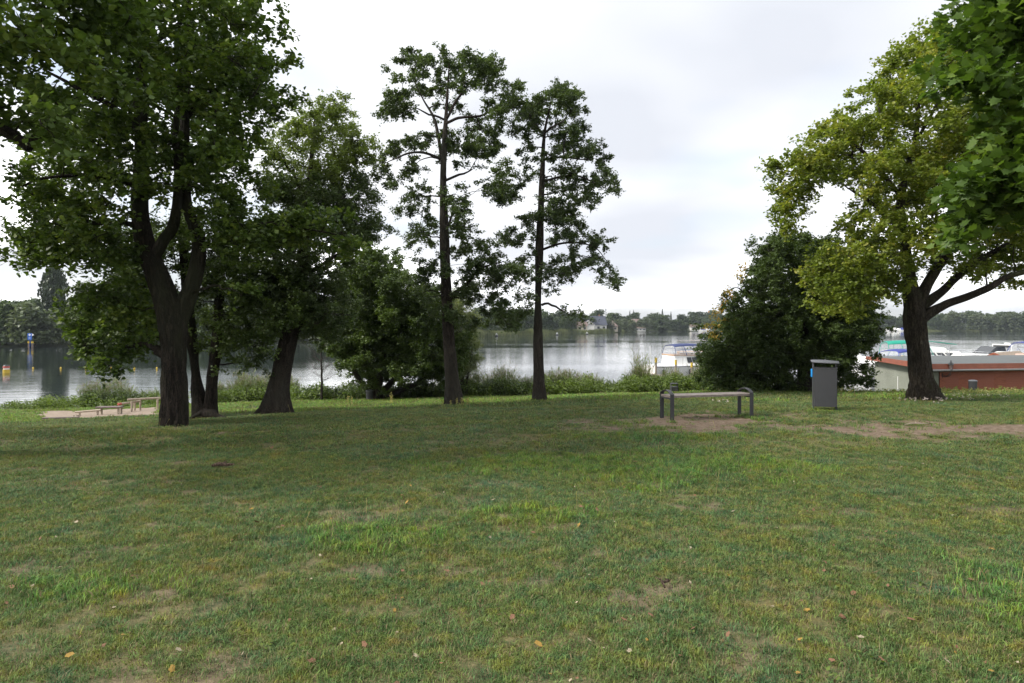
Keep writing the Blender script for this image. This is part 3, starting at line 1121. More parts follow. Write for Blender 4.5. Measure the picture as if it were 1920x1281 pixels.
# ------------------------------------------------------------------ trees of the lawn
def oak_left():
    limbs = [
        dict(pts=[(327, 797, 0), (327, 730, 0), (326, 660, 0), (322, 600, 0), (305, 545, 0), (284, 490, 0), (268, 435, .0), (262, 370, .05), (266, 280, .1), (262, 170, .2), (268, 60, .2), (262, -80, .2)],
             r=[.30, .265, .262, .285, .25, .215, .185, .165, .135, .11, .08, .04], clear=1.6),
        dict(pts=[(331, 612, .02), (348, 568, .06), (366, 520, .05), (374, 470, .02), (366, 425, 0), (352, 390, 0), (346, 300, -.1), (348, 190, -.1), (356, 80, -.2), (352, -60, -.2)],
             r=[.19, .19, .165, .15, .14, .105, .105, .085, .06, .03], main=True),
        dict(pts=[(285, 488, .02), (306, 452, -.05), (326, 418, -.1), (334, 340, -.3), (330, 240, -.5), (340, 120, -.6)], r=[.13, .12, .11, .085, .06, .03], main=True),
        dict(pts=[(372, 465, 0), (420, 455, -.1), (465, 435, -.2), (500, 418, -.3), (560, 425, -.4), (630, 440, -.4)], r=[.055, .05, .043, .035, .025, .012]),
        dict(pts=[(318, 668, 0), (296, 655, -.02), (270, 648, .1), (240, 652, .3), (212, 666, .5), (190, 676, .7)], r=[.12, .085, .055, .045, .035, .02]),
        dict(pts=[(306, 662, 0), (290, 658, -.03)], r=[.13, .075]),
        dict(pts=[(272, 430, 0), (230, 418, -.2), (170, 415, -.5), (100, 400, -.7)], r=[.07, .055, .04, .02]),
        dict(pts=[(266, 250, .1), (200, 190, -.2), (140, 160, -.6), (80, 130, -.8)], r=[.07, .055, .04, .02]),
        dict(pts=[(262, 350, 0), (180, 330, -.4), (90, 330, -.8), (40, 350, -1)], r=[.06, .05, .03, .02]),
        dict(pts=[(350, 220, 0), (400, 170, -.3), (450, 140, -.6), (490, 150, -.8)], r=[.06, .05, .035, .02]),
        dict(pts=[(262, 100, .2), (340, 40, .8), (420, 0, 1.2)], r=[.06, .045, .02]),
    ]
    pf = fill_poly([(10, 320), (60, 300), (150, 250), (170, 120), (190, -90), (490, -90), (488, 30), (478, 90), (505, 130), (522, 160), (510, 230), (470, 262), (490, 330), (470, 400),
                    (400, 375), (330, 350), (250, 365), (200, 430), (150, 480), (90, 470), (60, 430), (20, 440), (22, 380)], 128, 36, 1.8, 300, 1, .95)
    pf += fill_poly([(180, -90), (470, -90), (460, 300), (200, 330)], 34, 36, 2.4, 320, 41, .6)
    pf += fill_poly([(60, 430), (200, 440), (240, 430), (255, 500), (170, 505), (110, 490), (40, 485)], 22, 26, .9, 180, 2, .8)
    pf += fill_poly([(150, 550), (190, 530), (270, 520), (295, 560), (290, 640), (250, 655), (205, 688), (170, 660), (140, 640), (128, 590)], 34, 25, .9, 220, 3, .7, .5)
    pf += fill_poly([(385, 400), (470, 410), (550, 395), (620, 405), (668, 440), (665, 475), (600, 450), (540, 460), (480, 470), (470, 540), (452, 565), (440, 500), (400, 480)], 34, 24, .7, 520, 4, .8, -.2)
    pf += [(30, 475, 22, 10, -.9), (45, 500, 16, 10, -.9), (58, 455, 20, 14, -.9), (80, 492, 14, 8, -.8), (25, 430, 18, 14, -.9), (36, 400, 20, 14, -1)]
    return build_tree("oak_tree", "big dark oak with forked trunk beside the balance course", (327, 12.5), limbs, pf, M["bark_oak"],
                      [M["leaf_oak"]], .09, LOBED, 2.2, seed=1, limb_r=.87, trunk_n=96, bark_amt=.075, flare=.10, lobes=5, fl_h=.3, spread=.12, sub=.17)


def oak_off_left():
    limbs = [
        dict(pts=[(-395, 870, 0), (-395, 700, 0), (-385, 520, 0), (-370, 330, .1), (-350, 120, .2), (-330, -200, .3)], r=[.34, .31, .29, .24, .18, .08], clear=2.2),
        dict(pts=[(-380, 430, 0), (-230, 300, .1), (-100, 215, .2), (0, 243, .1), (34, 262, 0), (56, 280, 0)], r=[.16, .13, .10, .075, .065, .05], main=True),
        dict(pts=[(36, 262, 0), (66, 262, 0), (100, 225, -.1), (150, 180, -.3)], r=[.05, .04, .03, .015]),
        dict(pts=[(-370, 330, .1), (-220, 120, .1), (-80, 20, .2), (60, -20, .1), (170, 20, 0)], r=[.16, .12, .09, .06, .02]),
        dict(pts=[(-350, 150, .2), (-300, 0, -.8), (-260, -200, -1.5)], r=[.12, .09, .04]),
        dict(pts=[(-385, 430, 0), (-520, 300, .5), (-650, 200, .8)], r=[.13, .09, .04]),
    ]
    pf = fill_poly([(-120, -160), (160, -160), (230, -60), (245, 30), (240, 90), (205, 130), (175, 160), (135, 215), (118, 270), (70, 285), (40, 240), (0, 225), (-120, 230)], 62, 44, 1.3, 40, 7, .8)
    pf += fill_poly([(-800, -500), (100, -700), (200, -160), (-120, -160), (-120, 260), (-600, 330), (-800, 100)], 46, 85, 2.6, -350, 8, .7)
    return build_tree("oak_tree", "overhanging dark oak boughs reaching in from the left edge at the top", (-395, 8.6), limbs, pf, M["bark_oak"],
                      [M["leaf_oak"]], .10, LOBED, 2.0, seed=2, trunk_n=64, bark_amt=.05, flare=.3, spread=.14, sub=.2)


def double_tree():
    limbs = [
        dict(pts=[(383, 785, 0), (372, 740, 0), (366, 690, 0), (360, 640, 0), (352, 570, 0), (346, 490, .1), (338, 390, .2), (330, 250, .3)], r=[.24, .175, .105, .145, .135, .12, .09, .03], clear=1.5),
        dict(pts=[(394, 778, -.02), (396, 740, -.05), (399, 700, -.05), (405, 660, -.05), (410, 600, 0), (412, 540, 0), (416, 470, .1), (420, 380, .2)], r=[.20, .15, .14, .145, .13, .11, .09, .03], main=True),
        dict(pts=[(408, 620, 0), (450, 580, -.1), (500, 560, -.2), (550, 570, -.3)], r=[.06, .05, .035, .02]),
        dict(pts=[(362, 650, 0), (310, 600, .2), (250, 590, .4), (200, 600, .6)], r=[.06, .05, .035, .02]),
        dict(pts=[(384, 776, -.2), (400, 779, -.4), (424, 784, -.6)], r=[.16, .10, .03]),
        dict(pts=[(384, 776, -.2), (368, 782, -.35), (352, 787, -.5)], r=[.15, .09, .03]),
    ]
    pf = fill_poly([(365, 500), (420, 480), (480, 490), (560, 520), (592, 570), (590, 620), (540, 630), (500, 650), (470, 685), (430, 680), (395, 640), (372, 590)], 52, 26, 1.1, 470, 11, .75)
    pf += fill_poly([(130, 560), (200, 520), (300, 500), (330, 560), (320, 640), (230, 650), (180, 640)], 32, 26, 1.0, 230, 12, .75, .4)
    pf += fill_poly([(180, 420), (450, 400), (440, 480), (200, 520)], 20, 28, 1.1, 320, 13, .75, .3)
    return build_tree("alder_tree", "twin-stemmed dark tree with one shared root base behind the big oak", (384, 15.6), limbs, pf, M["bark_oak"],
                      [M["leaf_shrub"]], .07, KITE, 2.4, seed=3, limb_r=.9, trunk_n=64, bark_amt=.06, flare=.45, lobes=7, fl_h=.25, spread=.12)


def alder_leaning():
    limbs = [
        dict(pts=[(516, 777, 0), (524, 725, 0), (534, 670, 0), (548, 605, 0), (561, 545, 0), (571, 470, 0), (577, 390, 0), (583, 310, 0), (590, 225, 0)], r=[.36, .29, .265, .235, .205, .165, .12, .075, .02], clear=1.8),
        dict(pts=[(553, 622, 0), (568, 605, -.15), (585, 595, -.3), (620, 590, -.5), (660, 590, -.6)], r=[.085, .075, .06, .045, .015]),
        dict(pts=[(566, 522, 0), (592, 505, -.1), (640, 470, -.2), (690, 440, -.3)], r=[.07, .055, .035, .012]),
        dict(pts=[(568, 500, 0), (545, 470, .1), (510, 430, .2), (480, 400, .4)], r=[.065, .05, .035, .012]),
        dict(pts=[(560, 560, 0), (580, 535, .3), (610, 500, .6)], r=[.08, .06, .03]),
        dict(pts=[(576, 400, 0), (620, 350, .1), (660, 310, .1)], r=[.05, .035, .012]),
        dict(pts=[(578, 380, 0), (545, 320, .1), (520, 270, .1)], r=[.05, .035, .012]),
    ]
    pf = fill_poly([(530, 240), (560, 205), (600, 195), (640, 195), (662, 230), (688, 262), (692, 300), (660, 330), (600, 345), (540, 330), (505, 300)], 46, 21, 1.0, 600, 21, .75)
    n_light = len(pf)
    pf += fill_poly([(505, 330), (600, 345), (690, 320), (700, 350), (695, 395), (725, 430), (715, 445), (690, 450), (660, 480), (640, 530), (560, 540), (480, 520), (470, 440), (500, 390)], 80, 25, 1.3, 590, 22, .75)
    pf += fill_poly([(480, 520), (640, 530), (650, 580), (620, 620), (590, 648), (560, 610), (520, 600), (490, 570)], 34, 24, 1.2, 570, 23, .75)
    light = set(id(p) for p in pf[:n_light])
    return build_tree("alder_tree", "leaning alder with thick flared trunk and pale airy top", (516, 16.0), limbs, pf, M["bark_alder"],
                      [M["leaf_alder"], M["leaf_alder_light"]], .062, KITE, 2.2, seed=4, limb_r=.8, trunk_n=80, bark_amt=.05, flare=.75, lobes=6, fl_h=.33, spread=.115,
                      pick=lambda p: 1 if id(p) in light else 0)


def infill(puffs, n, D, seed):
    """small wisps of leaves bridging neighbouring masses"""
    g = np.random.default_rng(seed)
    out = []
    while len(out) < n:
        a, b = puffs[g.integers(len(puffs))], puffs[g.integers(len(puffs))]
        d = math.hypot(a[0] - b[0], a[1] - b[1])
        if 12 < d < 52:
            t = g.uniform(.3, .7)
            out.append((a[0] + (b[0] - a[0]) * t, a[1] + (b[1] - a[1]) * t, g.uniform(9, 17), g.uniform(7, 12), float(g.uniform(-1, 1) * D)))
    return out


def swell(puffs, f=1.16):
    return [(p[0], p[1], p[2] * f, p[3] * f) for p in puffs]


E_PUFFS = [(768, 112, 26, 26), (755, 158, 24, 20), (794, 122, 20, 22), (824, 110, 22, 16), (850, 132, 24, 26), (886, 106, 20, 16), (928, 122, 12, 18), (902, 136, 20, 18), (824, 165, 36, 24),
           (870, 155, 24, 20), (915, 158, 22, 15), (955, 162, 17, 16), (968, 185, 20, 14), (935, 200, 22, 15), (961, 208, 12, 16), (725, 198, 18, 13), (722, 217, 14, 10), (765, 208, 32, 16), (740, 180, 14, 10),
           (837, 198, 24, 20), (890, 227, 28, 12), (928, 237, 24, 12), (748, 263, 32, 15), (797, 253, 28, 15), (870, 257, 36, 20), (918, 270, 32, 20), (705, 303, 24, 11), (718, 335, 20, 11),
           (738, 283, 24, 11), (778, 309, 24, 16), (755, 342, 14, 10), (850, 290, 28, 18), (896, 296, 32, 20), (951, 316, 20, 15), (918, 345, 18, 15), (955, 348, 15, 14), (948, 378, 14, 17), (935, 362, 13, 12),
           (784, 368, 22, 20), (758, 398, 15, 9), (794, 407, 22, 20), (853, 365, 26, 16), (870, 381, 17, 17), (856, 414, 20, 20), (784, 450, 20, 18), (882, 434, 20, 15), (863, 466, 26, 15),
           (810, 430, 16, 14), (830, 500, 40, 16), (790, 508, 26, 16), (886, 500, 34, 18), (926, 495, 28, 16), (960, 505, 24, 16), (952, 530, 20, 14), (985, 520, 16, 12), (860, 545, 32, 18), (899, 560, 30, 18),
           (939, 575, 26, 16), (950, 594, 20, 13), (928, 610, 18, 10), (873, 600, 24, 13), (966, 608, 10, 9), (987, 567, 14, 10), (800, 546, 24, 16), (835, 580, 24, 14), (905, 530, 26, 14), (778, 530, 16, 12), (910, 465, 24, 14)]
F_PUFFS = [(1043, 160, 11, 9), (1066, 172, 20, 12), (1027, 186, 26, 14), (1076, 191, 20, 14), (1000, 198, 24, 17), (1066, 214, 24, 16), (984, 214, 14, 16), (1023, 224, 22, 14), (1079, 237, 17, 15), (968, 247, 18, 11),
           (994, 243, 20, 14), (1050, 257, 30, 14), (987, 276, 20, 13), (1082, 263, 22, 12), (1115, 276, 18, 10), (1131, 302, 16, 11), (1099, 296, 25, 14), (1050, 290, 30, 15), (1000, 296, 14, 12), (1073, 322, 30, 13),
           (1105, 339, 22, 12), (1141, 345, 12, 12), (1148, 366, 9, 10), (1125, 345, 13, 9), (1043, 339, 26, 13), (1000, 332, 13, 13), (1082, 365, 24, 14), (1109, 381, 13, 11), (1027, 381, 24, 13), (1063, 388, 22, 11),
           (994, 414, 22, 13), (968, 430, 22, 11), (1033, 411, 26, 14), (1073, 417, 25, 13), (1099, 440, 27, 12), (1125, 460, 20, 11), (1050, 447, 30, 14), (984, 450, 26, 12), (942, 453, 22, 10), (1050, 488, 32, 13),
           (1090, 480, 22, 12), (1120, 494, 17, 11), (1140, 514, 13, 10), (1150, 534, 10, 10), (1010, 498, 19, 12), (1040, 520, 20, 10), (1030, 544, 13, 9), (1085, 505, 18, 10), (975, 480, 20, 10)]


def alder_mid():
    limbs = [
        dict(pts=[(852, 763, 0), (847, 700, 0), (842, 640, 0), (838, 570, 0), (834, 480, 0), (832, 400, 0), (831, 330, 0), (834, 260, 0), (838, 190, 0), (842, 120, 0)], r=[.27, .225, .205, .19, .17, .15, .105, .09, .05, .015], clear=2.6),
        dict(pts=[(834, 335, 0), (826, 280, .2), (815, 230, .3), (795, 190, .3), (775, 150, .2)], r=[.07, .06, .05, .03, .012]),
        dict(pts=[(833, 232, 0), (870, 220, -.2), (905, 215, -.3), (940, 200, -.4)], r=[.05, .045, .035, .012]),
        dict(pts=[(836, 225, 0), (862, 180, -.1), (885, 150, -.1), (893, 125, 0)], r=[.05, .04, .025, .012]),
        dict(pts=[(831, 340, 0), (858, 330, -.2), (885, 318, -.3)], r=[.05, .04, .02]),
        dict(pts=[(832, 300, 0), (790, 285, -.2), (755, 290, -.3), (725, 305, -.3)], r=[.05, .04, .03, .012]),
        dict(pts=[(837, 560, 0), (870, 535, -.2), (900, 505, -.4), (945, 490, -.5)], r=[.06, .05, .035, .012]),
        dict(pts=[(834, 225, 0), (800, 210, -.1), (775, 200, -.2)], r=[.04, .03, .012]),
        dict(pts=[(832, 440, 0), (850, 400, .4), (862, 370, .7)], r=[.05, .04, .015]),
    ]
    return build_tree("alder_tree", "tall slender alder with layered clumps, left of the two in mid lawn", (852, 18.0), limbs, jit(swell(E_PUFFS), 1.3, 31) + infill(E_PUFFS, 95, 1.3, 131), M["bark_alder"],
                      [M["leaf_alder"]], .064, KITE, 2.9, seed=6, limb_r=.78, trunk_n=72, bark_amt=.05, flare=.6, lobes=5, fl_h=.35, spread=.105, flat=.75, sub=.17)


def alder_right():
    limbs = [
        dict(pts=[(1012, 757, 0), (1010, 700, 0), (1009, 640, 0), (1009, 560, 0), (1011, 480, 0), (1014, 400, 0), (1017, 320, 0), (1021, 250, 0), (1035, 185, 0)], r=[.22, .185, .17, .105, .14, .115, .085, .05, .012], clear=2.8),
        dict(pts=[(1016, 572, 0), (1030, 570, -.1), (1045, 578, -.2), (1068, 590, -.3)], r=[.045, .04, .033, .012]),
        dict(pts=[(1020, 250, 0), (1050, 230, -.1), (1075, 205, -.2)], r=[.045, .03, .012]),
        dict(pts=[(1018, 300, 0), (1060, 295, -.3), (1110, 300, -.5)], r=[.045, .035, .012]),
        dict(pts=[(1016, 340, 0), (1070, 330, -.2), (1120, 345, -.4), (1140, 355, -.5)], r=[.045, .035, .02, .01]),
        dict(pts=[(1020, 255, 0), (1000, 225, .1), (988, 205, .2)], r=[.04, .03, .012]),
        dict(pts=[(1012, 470, 0), (1060, 455, -.2), (1110, 460, -.4), (1145, 500, -.5)], r=[.045, .035, .02, .01]),
    ]
    pf = jit(swell(F_PUFFS), 1.1, 32) + infill(F_PUFFS, 70, 1.1, 132) + [(1062, 584, 14, 7, -.3), (1078, 592, 16, 8, -.3), (1096, 601, 10, 5, -.3)]
    return build_tree("alder_tree", "slim straight alder with drooping right boughs, right of the two in mid lawn", (1012, 19.0), limbs, pf, M["bark_alder"],
                      [M["leaf_alder"]], .064, KITE, 2.9, seed=7, limb_r=.82, trunk_n=64, bark_amt=.05, flare=.6, lobes=5, fl_h=.3, spread=.105, flat=.75, sub=.17)


def bush_tree():
    limbs = [
        dict(pts=[(700, 750, 0), (694, 700, 0), (684, 630, 0), (690, 540, 0), (700, 490, 0)], r=[.17, .12, .10, .06, .015], clear=.6),
        dict(pts=[(706, 748, 0), (716, 690, -.2), (724, 610, -.2), (740, 540, -.2)], r=[.13, .10, .08, .02]),
        dict(pts=[(704, 748, .2), (750, 700, .3), (785, 640, .3), (800, 580, .3)], r=[.12, .10, .07, .02]),
        dict(pts=[(698, 748, .1), (662, 690, -.3), (645, 630, -.3), (650, 560, -.2)], r=[.11, .09, .06, .02]),
        dict(pts=[(706, 748, .3), (790, 715, .5), (830, 670, .4), (840, 620, .3)], r=[.10, .08, .05, .02]),
    ]
    pf = fill_poly([(628, 580), (650, 505), (685, 478), (720, 472), (745, 500), (770, 540), (830, 560), (858, 600), (868, 650), (850, 690), (800, 705), (740, 700), (680, 690), (645, 690), (630, 660), (614, 640), (640, 615)], 190, 24, 2.2, 735, 24, .62)
    pf += fill_poly([(650, 690), (850, 690), (840, 725), (660, 722)], 16, 17, 1.8, 750, 25, .7)
    return build_tree("shrub_tree", "bushy multi-stemmed dark tree on the bank between the alders", (702, 25.5), limbs, pf, M["bark_alder"],
                      [M["leaf_shrub"]], .085, KITE, 2.3, seed=8, trunk_n=30, bark_amt=.04, flare=.2, spread=.15, sub=.24)


def willow():
    limbs = [
        dict(pts=[(868, 752, 0), (866, 710, 0), (860, 650, 0), (852, 600, 0)], r=[.10, .08, .06, .02], clear=.4),
        dict(pts=[(868, 740, 0), (878, 700, -.1), (884, 660, -.1), (884, 630, -.1)], r=[.06, .05, .03, .01]),
    ]
    pf = fill_poly([(835, 545), (862, 560), (880, 610), (893, 655), (896, 690), (880, 712), (850, 705), (838, 640), (825, 590)], 46, 14, 1.0, 866, 26, .7)
    return build_tree("willow_tree", "small pale willow at the water behind the taller alder trunk", (868, 28.0), limbs, pf, M["bark_alder"],
                      [M["leaf_willow"]], .13, LONG, 2.4, seed=9, trunk_n=24, bark_amt=.03, flare=.1, spread=.15, sub=.2)


def dark_tree():
    limbs = [
        dict(pts=[(1510, 733, 0), (1508, 690, 0), (1506, 640, 0), (1502, 580, 0), (1498, 520, 0), (1500, 470, 0)], r=[.26, .215, .20, .16, .10, .03], clear=.9),
        dict(pts=[(1506, 640, 0), (1450, 590, -.3), (1410, 560, -.5), (1385, 540, -.6)], r=[.10, .08, .05, .02]),
        dict(pts=[(1507, 650, 0), (1570, 610, -.2), (1630, 600, -.3), (1655, 620, -.4)], r=[.10, .08, .05, .02]),
        dict(pts=[(1508, 680, 0), (1440, 660, -.4), (1380, 650, -.8), (1340, 640, -1)], r=[.09, .07, .05, .02]),
        dict(pts=[(1504, 600, 0), (1540, 540, .2), (1560, 490, .2)], r=[.09, .06, .02]),
        dict(pts=[(1508, 700, 0), (1570, 670, .3), (1620, 660, .5)], r=[.07, .05, .02]),
        dict(pts=[(1508, 720, 0), (1430, 710, -.5), (1370, 700, -.9)], r=[.07, .05, .02]),
        dict(pts=[(1450, 590, -.3), (1400, 540, -.6), (1388, 500, -.7)], r=[.03, .02, .008]),
    ]
    pf = fill_poly([(1335, 660), (1345, 610), (1390, 570), (1405, 525), (1420, 490), (1445, 460), (1485, 442), (1540, 450), (1580, 480), (1620, 560), (1645, 598), (1650, 622), (1618, 645), (1590, 662), (1560, 675),
                    (1530, 672), (1480, 680), (1440, 690), (1380, 690), (1345, 690)], 210, 27, 2.3, 1500, 27, .62)
    pf += fill_poly([(1318, 700), (1318, 650), (1350, 640), (1420, 660), (1480, 690), (1480, 728), (1400, 730), (1335, 725)], 52, 20, 1.6, 1390, 28, .65, -.4)
    pf += fill_poly([(1530, 690), (1600, 680), (1620, 700), (1600, 725), (1550, 725)], 14, 18, 1.4, 1570, 29, .7, .6)
    no = len(pf)
    pf += [(1352, 590, 11, 8, -.9), (1338, 612, 10, 8, -.9), (1364, 562, 9, 7, -.8), (1372, 542, 11, 8, -.8), (1384, 522, 9, 6, -.8), (1366, 602, 8, 7, -1.1), (1386, 500, 7, 4, -.7), (1345, 625, 8, 6, -1)]
    org = set(id(p) for p in pf[no:])
    return build_tree("maple_tree", "dense dark round tree with orange-tinged left side behind the litter bin", (1510, 23.0), limbs, pf, M["bark_oak"],
                      [M["leaf_dark"], M["leaf_orange"]], .085, KITE, 2.1, seed=10, trunk_n=48, bark_amt=.04, flare=.2, spread=.14, sub=.24, pick=lambda p: 1 if id(p) in org else 0)


def oak_right():
    limbs = [
        dict(pts=[(1737, 753, 0), (1730, 720, 0), (1725, 690, 0), (1721, 650, 0), (1717, 612, 0), (1713, 575, 0), (1706, 530, 0), (1699, 480, 0), (1692, 430, -.05), (1689, 380, -.1), (1698, 320, -.1), (1715, 270, -.1), (1722, 200, 0), (1730, 120, 0)],
             r=[.40, .325, .30, .285, .29, .27, .19, .15, .105, .11, .09, .075, .05, .015], clear=1.9),
        dict(pts=[(1718, 580, 0), (1738, 535, -.05), (1765, 490, 0), (1798, 440, .1), (1825, 390, .2), (1840, 320, .3), (1850, 220, .4)], r=[.17, .15, .13, .11, .09, .06, .02], main=True),
        dict(pts=[(1722, 606, -.08), (1742, 588, -.12), (1775, 570, -.2), (1815, 556, -.3), (1858, 538, -.4), (1892, 518, -.4), (1960, 500, -.4), (2030, 480, -.4)], r=[.15, .135, .115, .105, .09, .075, .055, .02], main=True),
        dict(pts=[(1728, 575, .05), (1765, 548, .2), (1800, 515, .3), (1850, 480, .4), (1920, 445, .5), (2000, 420, .5)], r=[.15, .12, .10, .085, .06, .02], main=True),
        dict(pts=[(1706, 548, 0), (1685, 532, -.2), (1655, 530, -.4), (1620, 538, -.6), (1585, 550, -.7)], r=[.085, .07, .055, .04, .012]),
        dict(pts=[(1692, 440, -.05), (1660, 400, -.3), (1620, 370, -.5), (1585, 350, -.6)], r=[.07, .055, .04, .012]),
        dict(pts=[(1690, 370, -.1), (1640, 310, -.2), (1590, 270, -.2), (1530, 290, -.3), (1480, 330, -.3)], r=[.07, .055, .045, .035, .012]),
        dict(pts=[(1600, 275, -.2), (1600, 310, -.2), (1615, 345, -.3)], r=[.035, .03, .012]),
        dict(pts=[(1500, 310, -.3), (1480, 360, -.3), (1470, 400, -.3)], r=[.03, .02, .008]),
        dict(pts=[(1800, 435, .1), (1850, 400, -.4), (1910, 360, -.7)], r=[.06, .045, .015]),
        dict(pts=[(1715, 270, -.1), (1750, 200, -.5), (1790, 140, -.6)], r=[.05, .035, .012]),
        dict(pts=[(1705, 300, -.1), (1660, 230, .3), (1640, 170, .4)], r=[.05, .035, .012]),
    ]
    pf = fill_poly([(1442, 315), (1470, 288), (1505, 262), (1540, 235), (1580, 215), (1635, 225), (1640, 300), (1600, 345), (1575, 355), (1560, 325), (1530, 350), (1505, 385), (1492, 415), (1460, 420), (1442, 375), (1455, 340)], 62, 19, .9, 1560, 51, .8)
    pf += fill_poly([(1620, 230), (1635, 150), (1665, 95), (1700, 75), (1740, 62), (1790, 75), (1850, 130), (1930, 220), (2010, 320), (2020, 450), (1900, 460), (1800, 470), (1760, 490), (1700, 460), (1650, 470), (1600, 440), (1595, 400), (1630, 330)], 190, 28, 2.3, 1760, 52, .72)
    pf += fill_poly([(1512, 515), (1545, 475), (1600, 445), (1660, 450), (1695, 480), (1690, 530), (1650, 560), (1620, 582), (1580, 585), (1545, 570), (1508, 548)], 58, 22, 1.3, 1610, 53, .75, -.3)
    pf += fill_poly([(1790, 480), (1900, 455), (2040, 430), (2060, 520), (1960, 545), (1900, 540), (1870, 510), (1800, 510)], 34, 24, 1.2, 1900, 54, .75, .3)
    pf += [(1448, 310, 14, 8, -.3), (1470, 440, 12, 12, -.3), (1490, 430, 12, 10, -.3), (1730, 75, 20, 14, 0), (1745, 55, 10, 8, 0)]
    return build_tree("oak_tree", "yellow-green oak with sturdy mossy trunk beside the red boathouse", (1737, 17.0), limbs, pf, M["bark_oak_moss"],
                      [M["leaf_oak_yellow"]], .085, LOBED, 2.1, seed=12, limb_r=.88, trunk_n=96, bark_amt=.075, flare=.55, lobes=5, fl_h=.32, spread=.12, sub=.18)


def maple_off_right():
    global rng
    label = "broad-leaved green maple boughs hanging in at the top right corner"
    b = GP(2580, 7.4)
    root = thing("maple_tree", label, "tree", b)
    keep = rng
    rng = np.random.default_rng(77)
    S = smooth_path(np.array([[*(b + np.array([0, 0, -.1])), .26], [b[0], b[1], 1.2, .22], [b[0] - .1, b[1], 2.6, .20], [b[0] - .2, b[1] + .1, 4.2, .15], [b[0] - .2, b[1] + .1, 6.5, .05]]), 70)
    V, q = trunk_np(S[:, :3], S[:, 3], 40, .4, 5, .03, .4, 3)
    link("trunk", mesh_np("trunk", V - b, [q], [M["bark_alder"]], True), root)
    pf = fill_poly([(1775, -140), (1960, -140), (1960, 190), (1880, 180), (1830, 175), (1790, 205), (1762, 165), (1768, 110), (1795, 70), (1780, 20)], 46, 40, .7, 1870, 61, .7)
    pf += fill_poly([(1870, 180), (1960, 180), (1960, 280), (1880, 265)], 14, 34, .6, 1910, 62, .6)
    pf += fill_poly([(1768, 350), (1800, 315), (1860, 285), (1960, 250), (1990, 420), (1900, 395), (1860, 425), (1830, 445), (1800, 462), (1785, 440), (1800, 410), (1790, 380)], 34, 34, .6, 1870, 63, .7, -.2)
    pf += fill_poly([(1960, -140), (2300, -500), (2900, -500), (3200, -100), (3000, 200), (2500, 300), (1990, 420), (1950, 250)], 110, 85, 2.2, 2550, 64, .7)
    trunkpts = S[18:, :3]
    cand = trunkpts; candr = S[18:, 3]
    C = np.array([PX(p[0], p[1], 7.4 + p[4]) for p in pf])
    bp, br = [], []
    for (t, pts) in ((22, [(2300, 120), (2050, 60), (1880, 60)]), (20, [(2250, 300), (2050, 300), (1900, 330), (1820, 390)]), (30, [(2300, -100), (2100, -80), (1900, 20)])):
        P = np.vstack([S[t, :3], [PX(x, y, 7.4 + d) for (x, y), d in zip(pts, (0, .1, -.1, -.1))]])
        P = smooth_path(P, 26)
        rr = np.linspace(.08, .012, 26)
        bp.append(P); br.append(rr)
        cand = np.vstack([cand, P]); candr = np.concatenate([candr, rr])
    for i in range(len(C)):
        d = np.linalg.norm(cand - C[i], axis=1)
        j = int(np.argmin(d))
        P = np.linspace(cand[j], C[i], 6)
        P[1:-1] += rng.normal(0, .02, (4, 3))
        bp.append(P); br.append(np.linspace(min(candr[j] * .6, .02), .004, 6))
    V, q = tubes_np(bp, br, 7)
    link("boughs", mesh_np("boughs", V - b, [q], [M["bark_alder"]], True), root, kind="stuff")
    pts = []
    for i, p in enumerate(pf):
        rx, rz = p[2] / F * 7.4, p[3] / F * 7.4
        n = int(2.3 * math.pi * rx * rz / (shape_area(MAPLE) * .105 ** 2 * .62)) + 6
        u = rng.normal(size=(n, 3)); u /= np.linalg.norm(u, axis=1)[:, None]
        u *= (rng.random(n) ** .5)[:, None]
        pts.append(C[i] + u * np.array([rx, rx, rz]) * 1.25)
    P = np.concatenate(pts)
    px = HX + P[:, 0] / P[:, 1] * F
    py = HY - (P[:, 2] - CAM_H) / P[:, 1] * F
    vis = np.where((px < 1915) & (py > 0) & (px > 1600))[0]
    vis = vis[np.argsort(P[vis, 1])][:300]
    rest = np.setdiff1d(np.arange(len(P)), vis)
    o = link("crown", leaf_mesh("crown", P[rest] - b, .105, MAPLE, [M["leaf_maple"]], .6), root)
    o["kind"] = "stuff"
    T, fc = MAPLE
    protos = []
    for k in range(8):
        protos.append(mesh_np("leaf", T, [np.array(fc)], [M["leaf_maple"]], False, {"rnd": np.full(len(T), (k + .5) / 8)}))
    a, s, nr = frames(len(vis), .6)
    for k, i in enumerate(vis):
        o = bpy.data.objects.new("leaf", protos[k % 8])
        COL.objects.link(o)
        o.parent = root
        L = .105 * rng.uniform(.75, 1.2)
        Mx = Matrix(((a[k][0], s[k][0], nr[k][0], 0), (a[k][1], s[k][1], nr[k][1], 0), (a[k][2], s[k][2], nr[k][2], 0), (0, 0, 0, 1)))
        o.matrix_local = Matrix.Translation(Vector(P[i] - b)) @ Mx @ Matrix.Scale(L, 4)
    rng = keep
    return root


